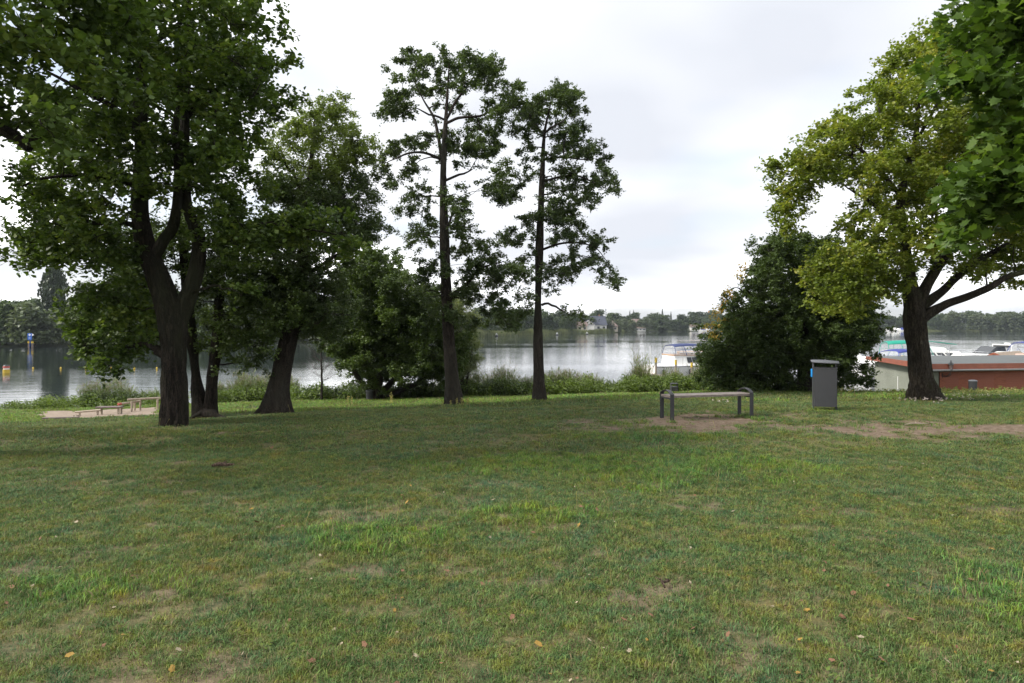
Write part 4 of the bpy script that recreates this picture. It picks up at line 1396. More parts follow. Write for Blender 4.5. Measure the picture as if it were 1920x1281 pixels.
def dead_sapling():
    b = GP(603, 26.5)
    root = thing("bare_sapling", "thin leafless grey sapling with bare twigs by the water", "sapling", b)
    top = PX(603, 612, 26.5)
    P = np.linspace(b - np.array([0, 0, .1]), top, 22)
    P[1:-1, :2] += rng.normal(0, .01, (20, 2))
    V, q = tubes_np([P], [np.linspace(.055, .012, 22)], 8)
    link("trunk", mesh_np("trunk", V - b, [q], [M["bark_alder"]], True), root)
    bp, br = [], []
    for k in range(44):
        t = rng.uniform(.25, .97)
        A = b + (top - b) * t
        az = rng.uniform(0, 2 * np.pi)
        L = (1.15 - t) * 1.3 * rng.uniform(.6, 1.1)
        m = 9
        s = np.linspace(0, 1, m)
        d = np.array([math.cos(az), math.sin(az), 0])
        path = A + d * (s * L)[:, None] + np.array([0, 0, 1]) * ((s ** 2) * L * .75 - s * L * .15)[:, None] + rng.normal(0, .012, (m, 3))
        path[0] = A
        bp.append(path); br.append(np.linspace(.012, .003, m))
        for _ in range(3):
            j = rng.integers(3, m - 1)
            e = path[j] + d * L * .25 + rng.normal(0, .12, 3) + np.array([0, 0, .15])
            bp.append(np.array([path[j], (path[j] + e) / 2 + rng.normal(0, .02, 3), e])); br.append(np.array([.006, .004, .002]))
    V, q = tubes_np(bp, br, 5)
    link("twigs", mesh_np("twigs", V - b, [q], [M["dead_twig"]], False), root, kind="stuff")


oak_left(); oak_off_left(); double_tree(); alder_leaning(); alder_mid(); alder_right()
bush_tree(); willow(); dark_tree(); oak_right(); maple_off_right(); dead_sapling()


# ------------------------------------------------------------------ far shore trees
def far_proto(kind, seed):
    """unit tree: height 1, crown width about 1, base at 0. returns trunk mesh, crown mesh"""
    global rng
    keep = rng
    rng = np.random.default_rng(900 + seed)
    mat = {"round": M["far_green"], "willow": M["far_willow"], "poplar": M["far_dark"], "conifer": M["far_dark"]}[kind]
    C = []
    if kind in ("round", "willow"):
        n = 30
        u = rng.normal(size=(n, 3)); u /= np.linalg.norm(u, axis=1)[:, None]
        u[:, 2] = u[:, 2] * .9
        bl = np.array([0, 0, .55]) + u * np.array([.36, .36, .34]) * (rng.random((n, 1)) ** .3)
        br = rng.uniform(.11, .19, n)
        for c, r in zip(bl, br):
            m = int(95 * (r / .15) ** 2)
            v = rng.normal(size=(m, 3)); v /= np.linalg.norm(v, axis=1)[:, None]
            C.append(c + v * r * np.array([1, 1, .85 if kind == "round" else 1.15]) * (rng.random((m, 1)) ** .25))
        if kind == "willow":
            m = 500
            a = rng.uniform(0, 2 * np.pi, m); rr = .44 * np.sqrt(rng.random(m))
            C.append(np.stack([np.cos(a) * rr, np.sin(a) * rr, rng.uniform(.06, .35, m)], 1))
        else:
            m = 450
            a = rng.uniform(0, 2 * np.pi, m); rr = .42 * np.sqrt(rng.random(m))
            C.append(np.stack([np.cos(a) * rr, np.sin(a) * rr, rng.uniform(.02, .3, m)], 1))
        size = .085
    elif kind == "poplar":
        m = 5200
        z = rng.uniform(.05, 1, m)
        w = .5 * np.sqrt(np.clip(1 - np.abs((z - .48) / .53) ** 3.2, 0, 1)) * (1 - .25 * z)
        a = rng.uniform(0, 2 * np.pi, m)
        w *= 1 + .8 * (vnoise(z * 8, np.cos(a) * 1.5, np.sin(a) * 1.5) - .5)
        rr = w * rng.random(m) ** .4
        C.append(np.stack([np.cos(a) * rr, np.sin(a) * rr, z], 1))
        size = .085
    else:
        m = 1800
        z = rng.uniform(.08, 1, m)
        w = .5 * (1 - z) ** .85 * (1 + .3 * np.sin(z * 60))
        a = rng.uniform(0, 2 * np.pi, m)
        rr = w * rng.random(m) ** .5
        C.append(np.stack([np.cos(a) * rr, np.sin(a) * rr, z - rr * .15], 1))
        size = .055
    C = np.concatenate(C)
    crown = leaf_mesh("crown", C, size, KITE, [mat], .3)
    P = np.array([[0, 0, -.03], [.01, 0, .2], [0, .01, .5], [0, 0, .8]])
    V, q = tubes_np([P], [np.array([.028, .022, .016, .004])], 7)
    tr = mesh_np("trunk", V, [q], [M["bark_far"]], True)
    rng = keep
    return tr, crown


PROTO = {("round", k): far_proto("round", k) for k in range(4)}
PROTO.update({("willow", k): far_proto("willow", 10 + k) for k in range(3)})
PROTO.update({("poplar", k): far_proto("poplar", 20 + k) for k in range(1)})
PROTO.update({("conifer", k): far_proto("conifer", 30 + k) for k in range(2)})
FAR_N = [0]


def far_tree(kind, px, top, wpx, back, label, group):
    """px column, top row and width in photo px; back = metres behind the shoreline"""
    FAR_N[0] += 1
    k = FAR_N[0]
    Y = float(shoreY(px)) + (max(1.5, back - 5) if back < 15 else back)
    X = (px - HX) / F * Y
    zb = float(bank_z(px, Y))
    h = CAM_H - (top - HY) / F * Y - zb
    w = wpx / F * Y
    nvar = {"round": 4, "willow": 3, "poplar": 1, "conifer": 2}[kind]
    tr, cr = PROTO[(kind, k % nvar)]
    root = thing({"round": "broadleaf_tree", "willow": "willow_tree", "poplar": "poplar_tree", "conifer": "conifer_tree"}[kind], label, "tree", (X, Y, zb), group, rz=(k * 2.39996) % 6.283)
    for nm, me in (("trunk", tr), ("crown", cr)):
        o = bpy.data.objects.new(nm, me)
        COL.objects.link(o)
        o.parent = root
        o.scale = (w, w, h)
        if nm == "crown":
            o["kind"] = "stuff"


g = random.Random(5)
far_tree("poplar", 101, 499, 50, 16, "tall narrow dark poplar rising above the left far shore", None)
far_tree("willow", 66, 563, 104, 5, "big rounded willow on the far shore behind the channel sign", None)
far_tree("round", 2, 556, 84, 8, "bushy tree on the far shore at the left edge of the picture", None)
LB = "dark green trees on the left far shore"
LL = "dark green broadleaf tree in the wood along the left far shore"
for px, top, w, back in ((30, 545, 66, 34), (75, 552, 60, 40), (-60, 560, 90, 8), (-130, 555, 90, 10), (140, 575, 60, 4), (150, 552, 64, 30), (205, 556, 70, 14), (215, 548, 60, 40), (262, 562, 76, 8),
                         (275, 545, 70, 42), (320, 556, 80, 10), (340, 540, 70, 46), (380, 560, 76, 8), (440, 558, 80, 9), (500, 556, 84, 9), (560, 560, 80, 10), (620, 562, 84, 10), (680, 566, 80, 10), (740, 570, 70, 10), (800, 574, 64, 10), (850, 578, 60, 10)):
    far_tree("round" if g.random() < .8 else "willow", px, top + g.uniform(-4, 4), w, back, LL, LB)
HL = "hazy tree on the wooded hill behind the left far shore"
for px, top, w, back in ((395, 534, 50, 105), (425, 521, 54, 120), (460, 514, 58, 125), (497, 516, 56, 125), (530, 527, 52, 118), (410, 540, 50, 85), (445, 532, 54, 90), (480, 530, 54, 90), (515, 538, 50, 90), (560, 545, 50, 100), (600, 552, 48, 90), (650, 558, 46, 80)):
    far_tree("round", px, top, w, back, HL, "trees on the wooded hill")
CL = "bluish green tree in the row behind the reeds of the middle far shore"
for px, top, w, back in ((895, 572, 52, 14), (930, 570, 50, 30), (965, 576, 46, 14), (1000, 570, 50, 34), (1022, 580, 40, 13), (1050, 577, 44, 30), (1062, 590, 30, 9), (1084, 580, 40, 28), (1120, 578, 38, 46), (1100, 588, 34, 30), (1148, 584, 40, 50), (1135, 587, 38, 52), (905, 580, 50, 22), (945, 582, 46, 20), (985, 584, 46, 22), (1035, 588, 40, 22), (1075, 590, 36, 24)):
    far_tree("round", px, top, w, back, CL, "trees behind the middle reeds")
for px, top, w, back, lb in ((1141, 597, 24, 12, "pale round willow just right of the far house with the brown roof"), (1157, 598, 22, 5, "left one of three pale round willows standing at the far water edge"),
                             (1172, 596, 26, 5, "middle one of three pale round willows standing at the far water edge"), (1186, 599, 20, 6, "right one of three pale round willows standing at the far water edge"),
                             (1206, 596, 26, 5, "pale round willow left of the far pair across the lake"), (1216, 592, 26, 9, "taller pale round willow right of the far pair across the lake")):
    far_tree("willow", px, top, w, back, lb, None)
ML = "green tree in the background wood across the lake left of the dark maple"
for px, top, w, back in ((1168, 586, 34, 50), (1190, 584, 34, 60), (1228, 583, 38, 50), (1245, 588, 30, 25), (1262, 594, 36, 12), (1280, 588, 40, 40), (1284, 602, 22, 6), (1305, 582, 44, 60), (1320, 588, 36, 40), (1335, 580, 44, 60), (1228, 600, 14, 10), (1242, 612, 26, 4), (1330, 592, 30, 25)):
    far_tree("round", px, top, w, back, ML, "background wood across the lake")
for px, top, w, lb in ((1181, 583, 9, "left pointed spruce of the close pair above the far wood"), (1188, 582, 10, "right pointed spruce of the close pair above the far wood"), (1242, 580, 12, "pointed spruce alone above the middle of the far wood"), (1258, 585, 10, "small pointed spruce right of the lone one in the far wood"), (1195, 590, 8, "smallest pointed spruce beside the far spruce pair")):
    far_tree("conifer", px, top, w, 62, lb, None)
RL = "sunlit green tree in the wood across the lake behind the motor boats"
for px, top, w, back in ((1360, 584, 44, 40), (1400, 580, 46, 40), (1450, 584, 46, 40), (1500, 582, 50, 40), (1560, 584, 50, 40), (1610, 584, 50, 40), (1650, 586, 46, 36), (1672, 590, 40, 30), (1700, 586, 40, 34), (1690, 600, 20, 8), (1735, 586, 44, 30), (1752, 590, 36, 10), (1770, 584, 44, 30), (1772, 598, 30, 6),
                         (1815, 576, 54, 34), (1830, 582, 34, 14), (1850, 584, 40, 34), (1882, 582, 40, 34), (1900, 578, 44, 34), (1925, 580, 44, 30), (1960, 582, 50, 20), (2010, 582, 50, 20), (2060, 582, 50, 20), (1862, 598, 22, 6), (1918, 596, 28, 6)):
    far_tree("round", px, top, w, back, RL, "wood across the lake behind the boats")
for px, top, w, lb in ((1790, 582, 44, "large pale willow on the far shore just right of the yellow-green oak trunk"), (1836, 586, 38, "pale willow on the far shore above the white motor boat"), (1866, 588, 36, "pale willow on the far shore above the boat with the black tent"), (1897, 583, 42, "pale willow on the far shore at the right picture edge")):
    far_tree("willow", px, top, w, 7, lb, None)


def far_reeds():
    """reed belt along the far shore, one mass"""
    px = np.concatenate([rng.uniform(860, 1175, 9000), rng.uniform(1740, 2100, 4500)])
    n = len(px)
    den = vnoise(px * .03, np.zeros(n))
    Y = shoreY(px) - 1.2 + rng.uniform(0, 5.0, n)
    X = (px - HX) / F * Y
    z = np.maximum(bank_z(px, Y), WATER_Z - .1)
    h = rng.uniform(1.2, 2.1, n) * np.where(px < 1200, 1.15, .8) * (.6 + .7 * den)
    w = rng.uniform(.12, .28, n)
    a = rng.uniform(0, np.pi, n)
    dx, dy = np.cos(a) * w, np.sin(a) * w * .5
    lx = rng.normal(0, .25, n)
    P = np.stack([np.stack([X - dx, Y - dy, z], 1), np.stack([X + dx, Y + dy, z], 1), np.stack([X + lx, Y, z + h], 1)], 1)
    f = np.arange(n * 3).reshape(n, 3)
    link("reed_belt", mesh_np("reed_belt", P.reshape(-1, 3), [f], [M["far_reed"]], False, {"rnd": np.repeat(rng.random(n), 3)}), kind="stuff", label="belt of pale reeds along the far shore", category="reeds")


far_reeds()
# ------------------------------------------------------------------ lawn grass (scattered tufts)
SRC = {}


def tuft_mesh(name, blades, radius, h, w, mat, lean=.5, seed=0, cross=2):
    g = np.random.default_rng(seed)
    V, F3, F4, rn = [], [], [], []
    for k in range(blades):
        a = g.uniform(0, 2 * np.pi); rr = radius * math.sqrt(g.random())
        x, y = math.cos(a) * rr, math.sin(a) * rr
        hh = h * g.uniform(.55, 1.2)
        az = g.uniform(0, 2 * np.pi)
        ln = hh * lean * g.uniform(.2, 1.3)
        dx, dy = math.cos(az), math.sin(az)
        sx, sy = -dy * w / 2, dx * w / 2
        b = len(V)
        V += [(x - sx, y - sy, -.01), (x + sx, y + sy, -.01),
              (x + dx * ln * .35 - sx * .8, y + dy * ln * .35 - sy * .8, hh * .6), (x + dx * ln * .35 + sx * .8, y + dy * ln * .35 + sy * .8, hh * .6),
              (x + dx * ln, y + dy * ln, hh * (1 - .25 * lean))]
        F4.append((b, b + 1, b + 3, b + 2)); F3.append((b + 2, b + 3, b + 4))
        rn += [g.random()] * 5
    return mesh_np(name, np.array(V), [np.array(F4), np.array(F3)], [mat], False, {"rnd": rn})


def scatter(name, P, yaw, tilt, scl, idx, srcs, **props):
    """points carrying instances of the source meshes; the sources stay out of the scene"""
    coll = bpy.data.collections.new(name + "_sources")
    for k, me in enumerate(srcs):
        coll.objects.link(bpy.data.objects.new("%s_source_%02d" % (name, k), me))
    me = bpy.data.meshes.new(name)
    me.vertices.add(len(P))
    me.vertices.foreach_set("co", np.asarray(P, np.float32).ravel())
    a = me.attributes.new("rot", "FLOAT_VECTOR", "POINT")
    a.data.foreach_set("vector", np.stack([tilt[:, 0], tilt[:, 1], yaw], 1).astype(np.float32).ravel())
    a = me.attributes.new("scl", "FLOAT_VECTOR", "POINT")
    a.data.foreach_set("vector", np.asarray(scl, np.float32).ravel())
    a = me.attributes.new("idx", "INT", "POINT")
    a.data.foreach_set("value", np.asarray(idx, np.int32))
    o = link(name, me, **props)
    ng = bpy.data.node_groups.new(name + "_scatter", "GeometryNodeTree")
    ng.interface.new_socket("Geometry", in_out="INPUT", socket_type="NodeSocketGeometry")
    ng.interface.new_socket("Geometry", in_out="OUTPUT", socket_type="NodeSocketGeometry")
    gi = ng.nodes.new("NodeGroupInput"); go = ng.nodes.new("NodeGroupOutput")
    ci = ng.nodes.new("GeometryNodeCollectionInfo")
    ci.inputs["Collection"].default_value = coll
    ci.inputs["Separate Children"].default_value = True
    ci.inputs["Reset Children"].default_value = True
    ip = ng.nodes.new("GeometryNodeInstanceOnPoints")
    ip.inputs["Pick Instance"].default_value = True

    def att(nm, dt):
        n = ng.nodes.new("GeometryNodeInputNamedAttribute")
        n.data_type = dt
        n.inputs["Name"].default_value = nm
        return n.outputs["Attribute"]
    ng.links.new(gi.outputs[0], ip.inputs["Points"])
    ng.links.new(ci.outputs[0], ip.inputs["Instance"])
    ng.links.new(att("rot", "FLOAT_VECTOR"), ip.inputs["Rotation"])
    ng.links.new(att("scl", "FLOAT_VECTOR"), ip.inputs["Scale"])
    ng.links.new(att("idx", "INT"), ip.inputs["Instance Index"])
    ng.links.new(ip.outputs[0], go.inputs[0])
    md = o.modifiers.new("scatter", "NODES")
    md.node_group = ng
    return o


def lawn_points(n, y0, y1, dens):
    """candidate points in the camera's ground wedge, kept with probability dens(X, Y)"""
    Y = np.sqrt(rng.uniform(y0 ** 2, y1 ** 2, n))
    X = rng.uniform(-1.0, 1.0, n) * (Y + .4)
    k = rng.random(n) < dens(X, Y)
    return X[k], Y[k]


def tallness(X, Y):
    """0 = short turf, 1 = lush uncut tufts"""
    w = (fbm(X + 70, Y + 3, 3, .8) - .5) * 1.6
    t = np.clip((1 - np.hypot((X - 1.75) / 2.4, (Y - 8.6) / 1.15) + w) * 2, 0, 1)
    t = np.maximum(t, np.clip((1 - np.hypot((X - .2) / .75, (Y - 6.3) / .5) + w) * 2, 0, 1) * .6)
    t = np.maximum(t, np.clip((1 - np.hypot((X + 1.2) / .9, (Y - 5.6) / .45) + w) * 2, 0, 1) * .7)
    t = np.maximum(t, np.clip((1 - np.hypot((X - 3.6) / .9, (Y - 4.4) / 1.0) + w) * 2, 0, 1) * .9)
    t = np.maximum(t, np.clip((1 - np.hypot((X + 2.7) / .8, (Y - 4.5) / .35) + w) * 2, 0, 1) * .6)
    t = np.maximum(t, np.clip((1 - np.hypot((X - 2.2) / 1.6, (Y - 10.6) / .45) + w) * 1.5, 0, 1) * .7)
    return t


def land_ok(X, Y):
    z = gz(X, Y, False)
    ok = (z > WATER_Z + .12)
    # keep off the boathouse footprint
    ok &= ~((X > 15.2) & (Y > 25.2 + (X - 16) * .08) & (X > 16 + (Y - 26) * .31))
    return ok


def build_grass():
    s_short = [tuft_mesh("tuft", 26, .06, .031, .0034, M["grass"], 1.0, k) for k in range(5)]
    s_tall = [tuft_mesh("tuft", 22, .07, .072, .0042, M["grass_tall"], .85, 20 + k) for k in range(4)]
    s_far = [tuft_mesh("tuft", 26, .16, .06, .011, M["grass"], .8, 40 + k) for k in range(4)]
    s_farb = [tuft_mesh("tuft", 26, .16, .075, .011, M["grass_bank_sunlit"], .7, 60 + k) for k in range(3)]

    def dshort(X, Y):
        b = bareness(X, Y)
        clump = .55 * fbm(X, Y, 3, 2.4) + .45 * fbm(X + 3, Y, 2, 7.5)
        return np.clip((1 - b * 1.12), 0.0, 1) * np.clip(.62 + (clump - .5) * 3.6, .16, 1) * (1 - sandness(X, Y))
    X, Y = lawn_points(124000, 2.4, 9.5, dshort)
    X2, Y2 = lawn_points(86000, 9.5, 17, dshort)
    Xa, Ya = np.concatenate([X, X2]), np.concatenate([Y, Y2])
    n = len(Xa)
    t = tallness(Xa, Ya)
    hs = (.5 + .75 * fbm(Xa + 9, Ya, 3, 1.1)) * rng.uniform(.75, 1.25, n) * (1 + .5 * t)
    ws = np.where(Ya > 9.5, 1.5, 1.0) * rng.uniform(.85, 1.25, n)
    scatter("lawn_grass", np.stack([Xa, Ya, gz(Xa, Ya)], 1), rng.uniform(0, 6.28, n), rng.normal(0, .16, (n, 2)), np.stack([ws, ws, hs], 1), rng.integers(0, 5, n), s_short,
            kind="stuff", label="short patchy turf of blue-green and yellow-green grass", category="grass")
    # lush uncut patches
    X, Y = lawn_points(76000, 2.6, 13.5, lambda X, Y: np.clip(tallness(X, Y), 0, 1) * (1 - bareness(X, Y) * .9) * np.clip(12.5 / np.maximum(Y, 5) * .5, 0, 1))
    # stray tufts standing in the bare earth and round the bench feet
    Xs, Ys = [], []
    for (px, py, r, m) in ((1393, 780, .12, 14), (1415, 785, .12, 14), (1345, 780, .06, 6), (1200, 790, .16, 10), (1255, 802, .12, 9), (1230, 806, .14, 12), (1180, 800, .2, 12), (1160, 795, .12, 8), (1330, 818, .15, 8), (1385, 800, .06, 5), (1545, 772, .3, 24),
                           (1350, 770, .3, 16), (1400, 770, .3, 20), (1450, 790, .3, 20), (1480, 808, .3, 20), (1600, 800, .25, 12), (1700, 806, .2, 8), (1260, 792, .05, 5), (1780, 800, .2, 10), (1240, 830, .3, 14)):
        Yc = CAM_H * F / (py - HY); Xc = (px - HX) / F * Yc
        Xs.append(Xc + rng.normal(0, r, m)); Ys.append(Yc + rng.normal(0, r * .6, m))
    X = np.concatenate([X] + Xs); Y = np.concatenate([Y] + Ys)
    n = len(X)
    sc = rng.uniform(.55, 1.15, n)
    scatter("tall_grass", np.stack([X, Y, gz(X, Y)], 1), rng.uniform(0, 6.28, n), rng.normal(0, .14, (n, 2)), np.stack([sc * 1.2, sc * 1.2, sc], 1), rng.integers(0, 4, n), s_tall,
            kind="stuff", label="lush uncut green grass tufts in the lawn", category="grass")
    # farther lawn down to the bank
    X, Y = lawn_points(58000, 16.5, 33, lambda X, Y: land_ok(X, Y) * np.clip(1 - sandness(X, Y) * 1.1, 0, 1) * np.clip(1 - bareness(X, Y) * .5, 0, 1))
    n = len(X)
    lush = (vnoise(X * .5, Y * .5) + (Y - 20) * .07) > .40  # picks the tufts tinted as sunlit, more of them farther off
    idx = np.where(lush, rng.integers(4, 7, n), rng.integers(0, 4, n))
    sc = rng.uniform(.8, 1.3, n)
    scatter("bank_grass", np.stack([X, Y, gz(X, Y)], 1), rng.uniform(0, 6.28, n), rng.normal(0, .12, (n, 2)), np.stack([sc, sc, sc], 1), idx, s_far + s_farb,
            kind="stuff", label="bright grass strip between the trees and the bank plants", category="grass")


build_grass()


def grass_stalks():
    """thin dry seed stalks above the turf"""
    n = 900
    X, Y = lawn_points(9000, 3.2, 16, lambda X, Y: .02 + .10 * tallness(X, Y))
    n = len(X)
    z = gz(X, Y)
    paths, rad = [], []
    for i in range(n):
        h = rng.uniform(.10, .26)
        d = rng.normal(0, .05, 2)
        paths.append(np.array([[X[i], Y[i], z[i]], [X[i] + d[0] * .4, Y[i] + d[1] * .4, z[i] + h * .6], [X[i] + d[0], Y[i] + d[1], z[i] + h]]))
        rad.append(np.array([.0015, .0013, .0022]))
    V, q = tubes_np(paths, rad, 4)
    link("dry_stalks", mesh_np("dry_stalks", V, [q], [M["weed_dry"]], False, {"rnd": np.repeat(rng.random(n), 12)}), kind="stuff", label="thin dry seed stalks standing in the lawn", category="grass")


grass_stalks()


# ------------------------------------------------------------------ plants of the bank
def stem_leaves(bases, h, nleaf, lsize, spread, droop=.2):
    """leaf points up a number of stems"""
    C = []
    for b, hh in zip(bases, h):
        t = rng.random(nleaf) ** .8
        lean = rng.normal(0, .12, 2) * hh
        p = b + np.stack([lean[0] * t, lean[1] * t, hh * t], 1)
        p[:, :2] += rng.normal(0, spread, (nleaf, 2))
        C.append(p)
    return np.concatenate(C)


def bush(name, label, px, Y, w, h, mat, leaf=.07, n=3200, seed=0, shape=KITE, cat="bush", group=None, depth=None):
    """low bush > stems, foliage; w and h in metres"""
    global rng
    keep = rng
    rng = np.random.default_rng(300 + seed)
    b = GP(px, Y)
    root = thing(name, label, cat, b, group)
    depth = depth or w * .6
    bl = 9
    C, st = [], []
    for k in range(bl):
        c = np.array([rng.uniform(-.5, .5) * w, rng.uniform(-.5, .5) * depth, 0])
        hh = h * rng.uniform(.55, .95)
        r = np.array([w * .26, depth * .3, hh * .5])
        m = n // bl
        v = rng.normal(size=(m, 3)); v /= np.linalg.norm(v, axis=1)[:, None]
        p = c + np.array([0, 0, hh * .5]) + v * r * (rng.random((m, 1)) ** .35)
        p += rng.normal(0, .035, p.shape)
        gzp = gz(p[:, 0] + b[0], p[:, 1] + b[1]) - b[2]
        p[:, 2] = np.maximum(p[:, 2], 0.03) + gzp
        C.append(p)
        for _ in range(4):
            x, y = c[0] + rng.normal(0, w * .1), c[1] + rng.normal(0, depth * .1)
            z0 = g1(x + b[0], y + b[1]) - b[2]
            st.append(np.array([[x, y, z0 - .02], [x + rng.normal(0, .05), y, z0 + hh * .5], [x + rng.normal(0, .1), y + rng.normal(0, .05), z0 + hh * .95]]))
    V, q = tubes_np(st, [np.array([.011, .008, .003])] * len(st), 5)
    link("stems", mesh_np("stems", V, [q], [M["bark_alder"]], False), root, kind="stuff")
    link("foliage", leaf_mesh("foliage", np.concatenate(C), leaf, shape, [mat], .5), root, kind="stuff")
    rng = keep
    return root


bush("bramble_bush", "leafy low bush at the water edge left of the balance course", 110, 30.0, 2.2, .85, M["leaf_bank"], seed=1, leaf=.08)
bush("nettle_clump", "flat nettle clump at the water edge near the left picture edge", 55, 30.3, 2.2, .5, M["leaf_bank"], seed=2, leaf=.08, n=2200)
bush("bramble_bush", "round dark green bush behind the balance course", 205, 30.2, 1.9, 1.05, M["leaf_bank_dark"], seed=3, leaf=.08)
bush("bramble_bush", "pale flowering bush behind the balance course, against the oak trunk", 262, 30.4, 2.2, 1.0, M["leaf_bank"], seed=4, leaf=.075)
HB = "low bushes along the lake bank"
HEDGE = [(425, 28.2, 2.0, .75, "leaf_bank", "low bright bush behind the twin-stemmed tree"), (470, 28.4, 1.9, .7, "leaf_bank", "low bright bush left of the leaning alder trunk"),
         (565, 28.0, 1.9, .8, "leaf_bank", "bright low bush right of the leaning alder trunk"), (605, 27.6, 1.9, .75, "leaf_bank_dark", "low bush at the foot of the bare sapling"),
         (645, 27.4, 1.9, .75, "leaf_bank_dark", "low dark bush between the bare sapling and the small bank bin"), (725, 27.2, 1.9, .75, "leaf_bank_dark", "low dark bush just right of the small bank bin"),
         (765, 27.2, 2.0, .75, "leaf_bank_dark", "low dark bush under the bushy bank tree"), (805, 27.2, 1.9, .8, "leaf_bank_dark", "low dark bush left of the taller alder trunk"),
         (890, 27.4, 1.9, .85, "leaf_bank_dark", "dark rounded bush right of the taller alder trunk"), (935, 27.5, 1.9, 1.0, "leaf_bank_dark", "taller bush midway between the two alder trunks"),
         (978, 27.4, 1.9, .85, "leaf_bank_dark", "dark bush left of the slim alder trunk"), (1045, 27.6, 2.1, .85, "leaf_bank", "bright leafy bush right of the slim alder trunk"),
         (1095, 27.8, 2.1, .7, "leaf_bank", "bright creeping bush among the reeds left of the bench"), (1385, 25.6, 1.9, .8, "leaf_bank_dark", "low shrub under the left side of the dark maple")]
for k, (px, Y, w, h, mt, lb) in enumerate(HEDGE):
    bush("bank_bush", lb, px, Y, w, h, M[mt], seed=20 + k, leaf=.075, n=3000, group=HB)


def reeds():
    """reed and nettle thicket between bushes and water: one mass each"""
    segs = [(150, 300, 31.0, 1.0, 500), (400, 560, 30.0, .95, 900), (550, 860, 30.6, .7, 700), (860, 1010, 29.6, .95, 700), (1010, 1180, 29.6, .95, 1300), (1180, 1330, 29.0, .85, 1300), (1185, 1215, 29.6, 1.45, 70)]
    V4, V3, rn4, rn3 = [], [], [], []
    PB, PC = [], []
    for (a, b, Yc, h, n) in segs:
        px = rng.uniform(a, b, n)
        Y = Yc + rng.normal(0, .7, n)
        X = (px - HX) / F * Y
        z = gz(X, Y)
        hh = h * rng.uniform(.55, 1.15, n) * (.45 + 1.05 * vnoise(px * .035, np.full(n, 2.2)))
        lean = rng.normal(0, .14, (n, 2)) * hh[:, None]
        for i in range(n):
            B = np.array([X[i], Y[i], max(z[i], WATER_Z - .2)])
            T = B + np.array([lean[i, 0], lean[i, 1], hh[i]])
            PB.append(np.array([B, (B + T) / 2 + np.array([0, 0, .03]), T]))
            m = 7
            t = rng.uniform(.2, 1, m)
            az = rng.uniform(0, 2 * np.pi, m)
            L = rng.uniform(.22, .45, m)
            w = rng.uniform(.008, .014, m)
            p0 = B + (T - B) * t[:, None]
            d = np.stack([np.cos(az), np.sin(az), np.full(m, .9)], 1)
            s = np.stack([-np.sin(az), np.cos(az), np.zeros(m)], 1) * w[:, None]
            mid = p0 + d * (L * .55)[:, None]
            tip = p0 + np.stack([np.cos(az), np.sin(az), np.full(m, .55)], 1) * L[:, None]
            V4.append(np.stack([p0 - s * .5, p0 + s * .5, mid + s, mid - s], 1))
            V3.append(np.stack([mid - s, mid + s, tip], 1))
            if hh[i] > h * .82:
                PC.append(T)
    V4 = np.concatenate(V4); V3 = np.concatenate(V3)
    n4, n3 = len(V4), len(V3)
    V = np.concatenate([V4.reshape(-1, 3), V3.reshape(-1, 3)])
    r = rng.random(n4)
    rn = np.concatenate([np.repeat(r, 4), np.repeat(r, 3)])
    SV, Sq = tubes_np(PB, [np.array([.007, .006, .003])] * len(PB), 4)
    off = len(V)
    me = mesh_np("reed_thicket", np.concatenate([V, SV]), [np.arange(n4 * 4).reshape(-1, 4), np.arange(n3 * 3).reshape(-1, 3) + n4 * 4, Sq + off], [M["reed"]], False,
                 {"rnd": np.concatenate([rn, np.full(len(SV), .5)])})
    link("reed_thicket", me, kind="stuff", label="green reeds growing along the near lake edge", category="reeds")
    PC = np.array(PC)
    C = np.repeat(PC, 16, 0) + rng.normal(0, 1, (len(PC) * 16, 3)) * np.array([.03, .03, .07])
    link("reed_plumes", leaf_mesh("reed_plumes", C, .06, LONG, [M["plume"]], .1), kind="stuff", label="brownish feathery reed plumes above the near reeds", category="reeds")
    # nettles filling the gaps in the bank planting
    segs = [(20, 300, 29.6, .45, 260), (400, 500, 28.6, .55, 260), (545, 880, 27.8, .5, 620), (870, 1180, 28.0, .62, 800), (1170, 1340, 27.2, .65, 560), (1330, 1500, 25.4, .4, 260)]
    C = []
    for (a, b, Yc, h, n) in segs:
        px = rng.uniform(a, b, n)
        Y = Yc + rng.normal(0, .55, n)
        X = (px - HX) / F * Y
        B = np.stack([X, Y, gz(X, Y)], 1)
        C.append(stem_leaves(B, h * rng.uniform(.5, 1.2, n) * (.5 + 1.1 * vnoise(px * .045, np.full(n, 7.2))), 26, .07, .10))
    link("nettle_belt", leaf_mesh("nettle_belt", np.concatenate(C), .085, KITE, [M["leaf_bank"]], .4), kind="stuff", label="bright green nettles filling the bank planting", category="nettles")
    # yellowish weeds before the boathouse and single dry docks on the lawn
    C, ST = [], []
    n = 520
    px = np.concatenate([rng.uniform(1560, 1720, 130), rng.uniform(1745, 1990, 390)])
    Y = np.where(px < 1730, rng.uniform(20.5, 24.5, n), rng.uniform(21.5, 25.4, n))
    X = (px - HX) / F * Y
    B = np.stack([X, Y, gz(X, Y)], 1)
    H = rng.uniform(.08, .22, n) * (.6 + .8 * vnoise(X * .9, Y * .9))
    C = stem_leaves(B, H, 18, .05, .025)
    for i in range(n):
        ST.append(np.array([B[i], B[i] + np.array([rng.normal(0, .02), 0, H[i]])]))
    link("weed_belt", leaf_mesh("weed_belt", C, .05, KITE, [M["weed_dry"], M["leaf_bank"]], .4, (rng.random(len(C)) < .62).astype(np.int32)), kind="stuff", label="yellow-green weeds in front of the red boathouse", category="weeds")
    C = []
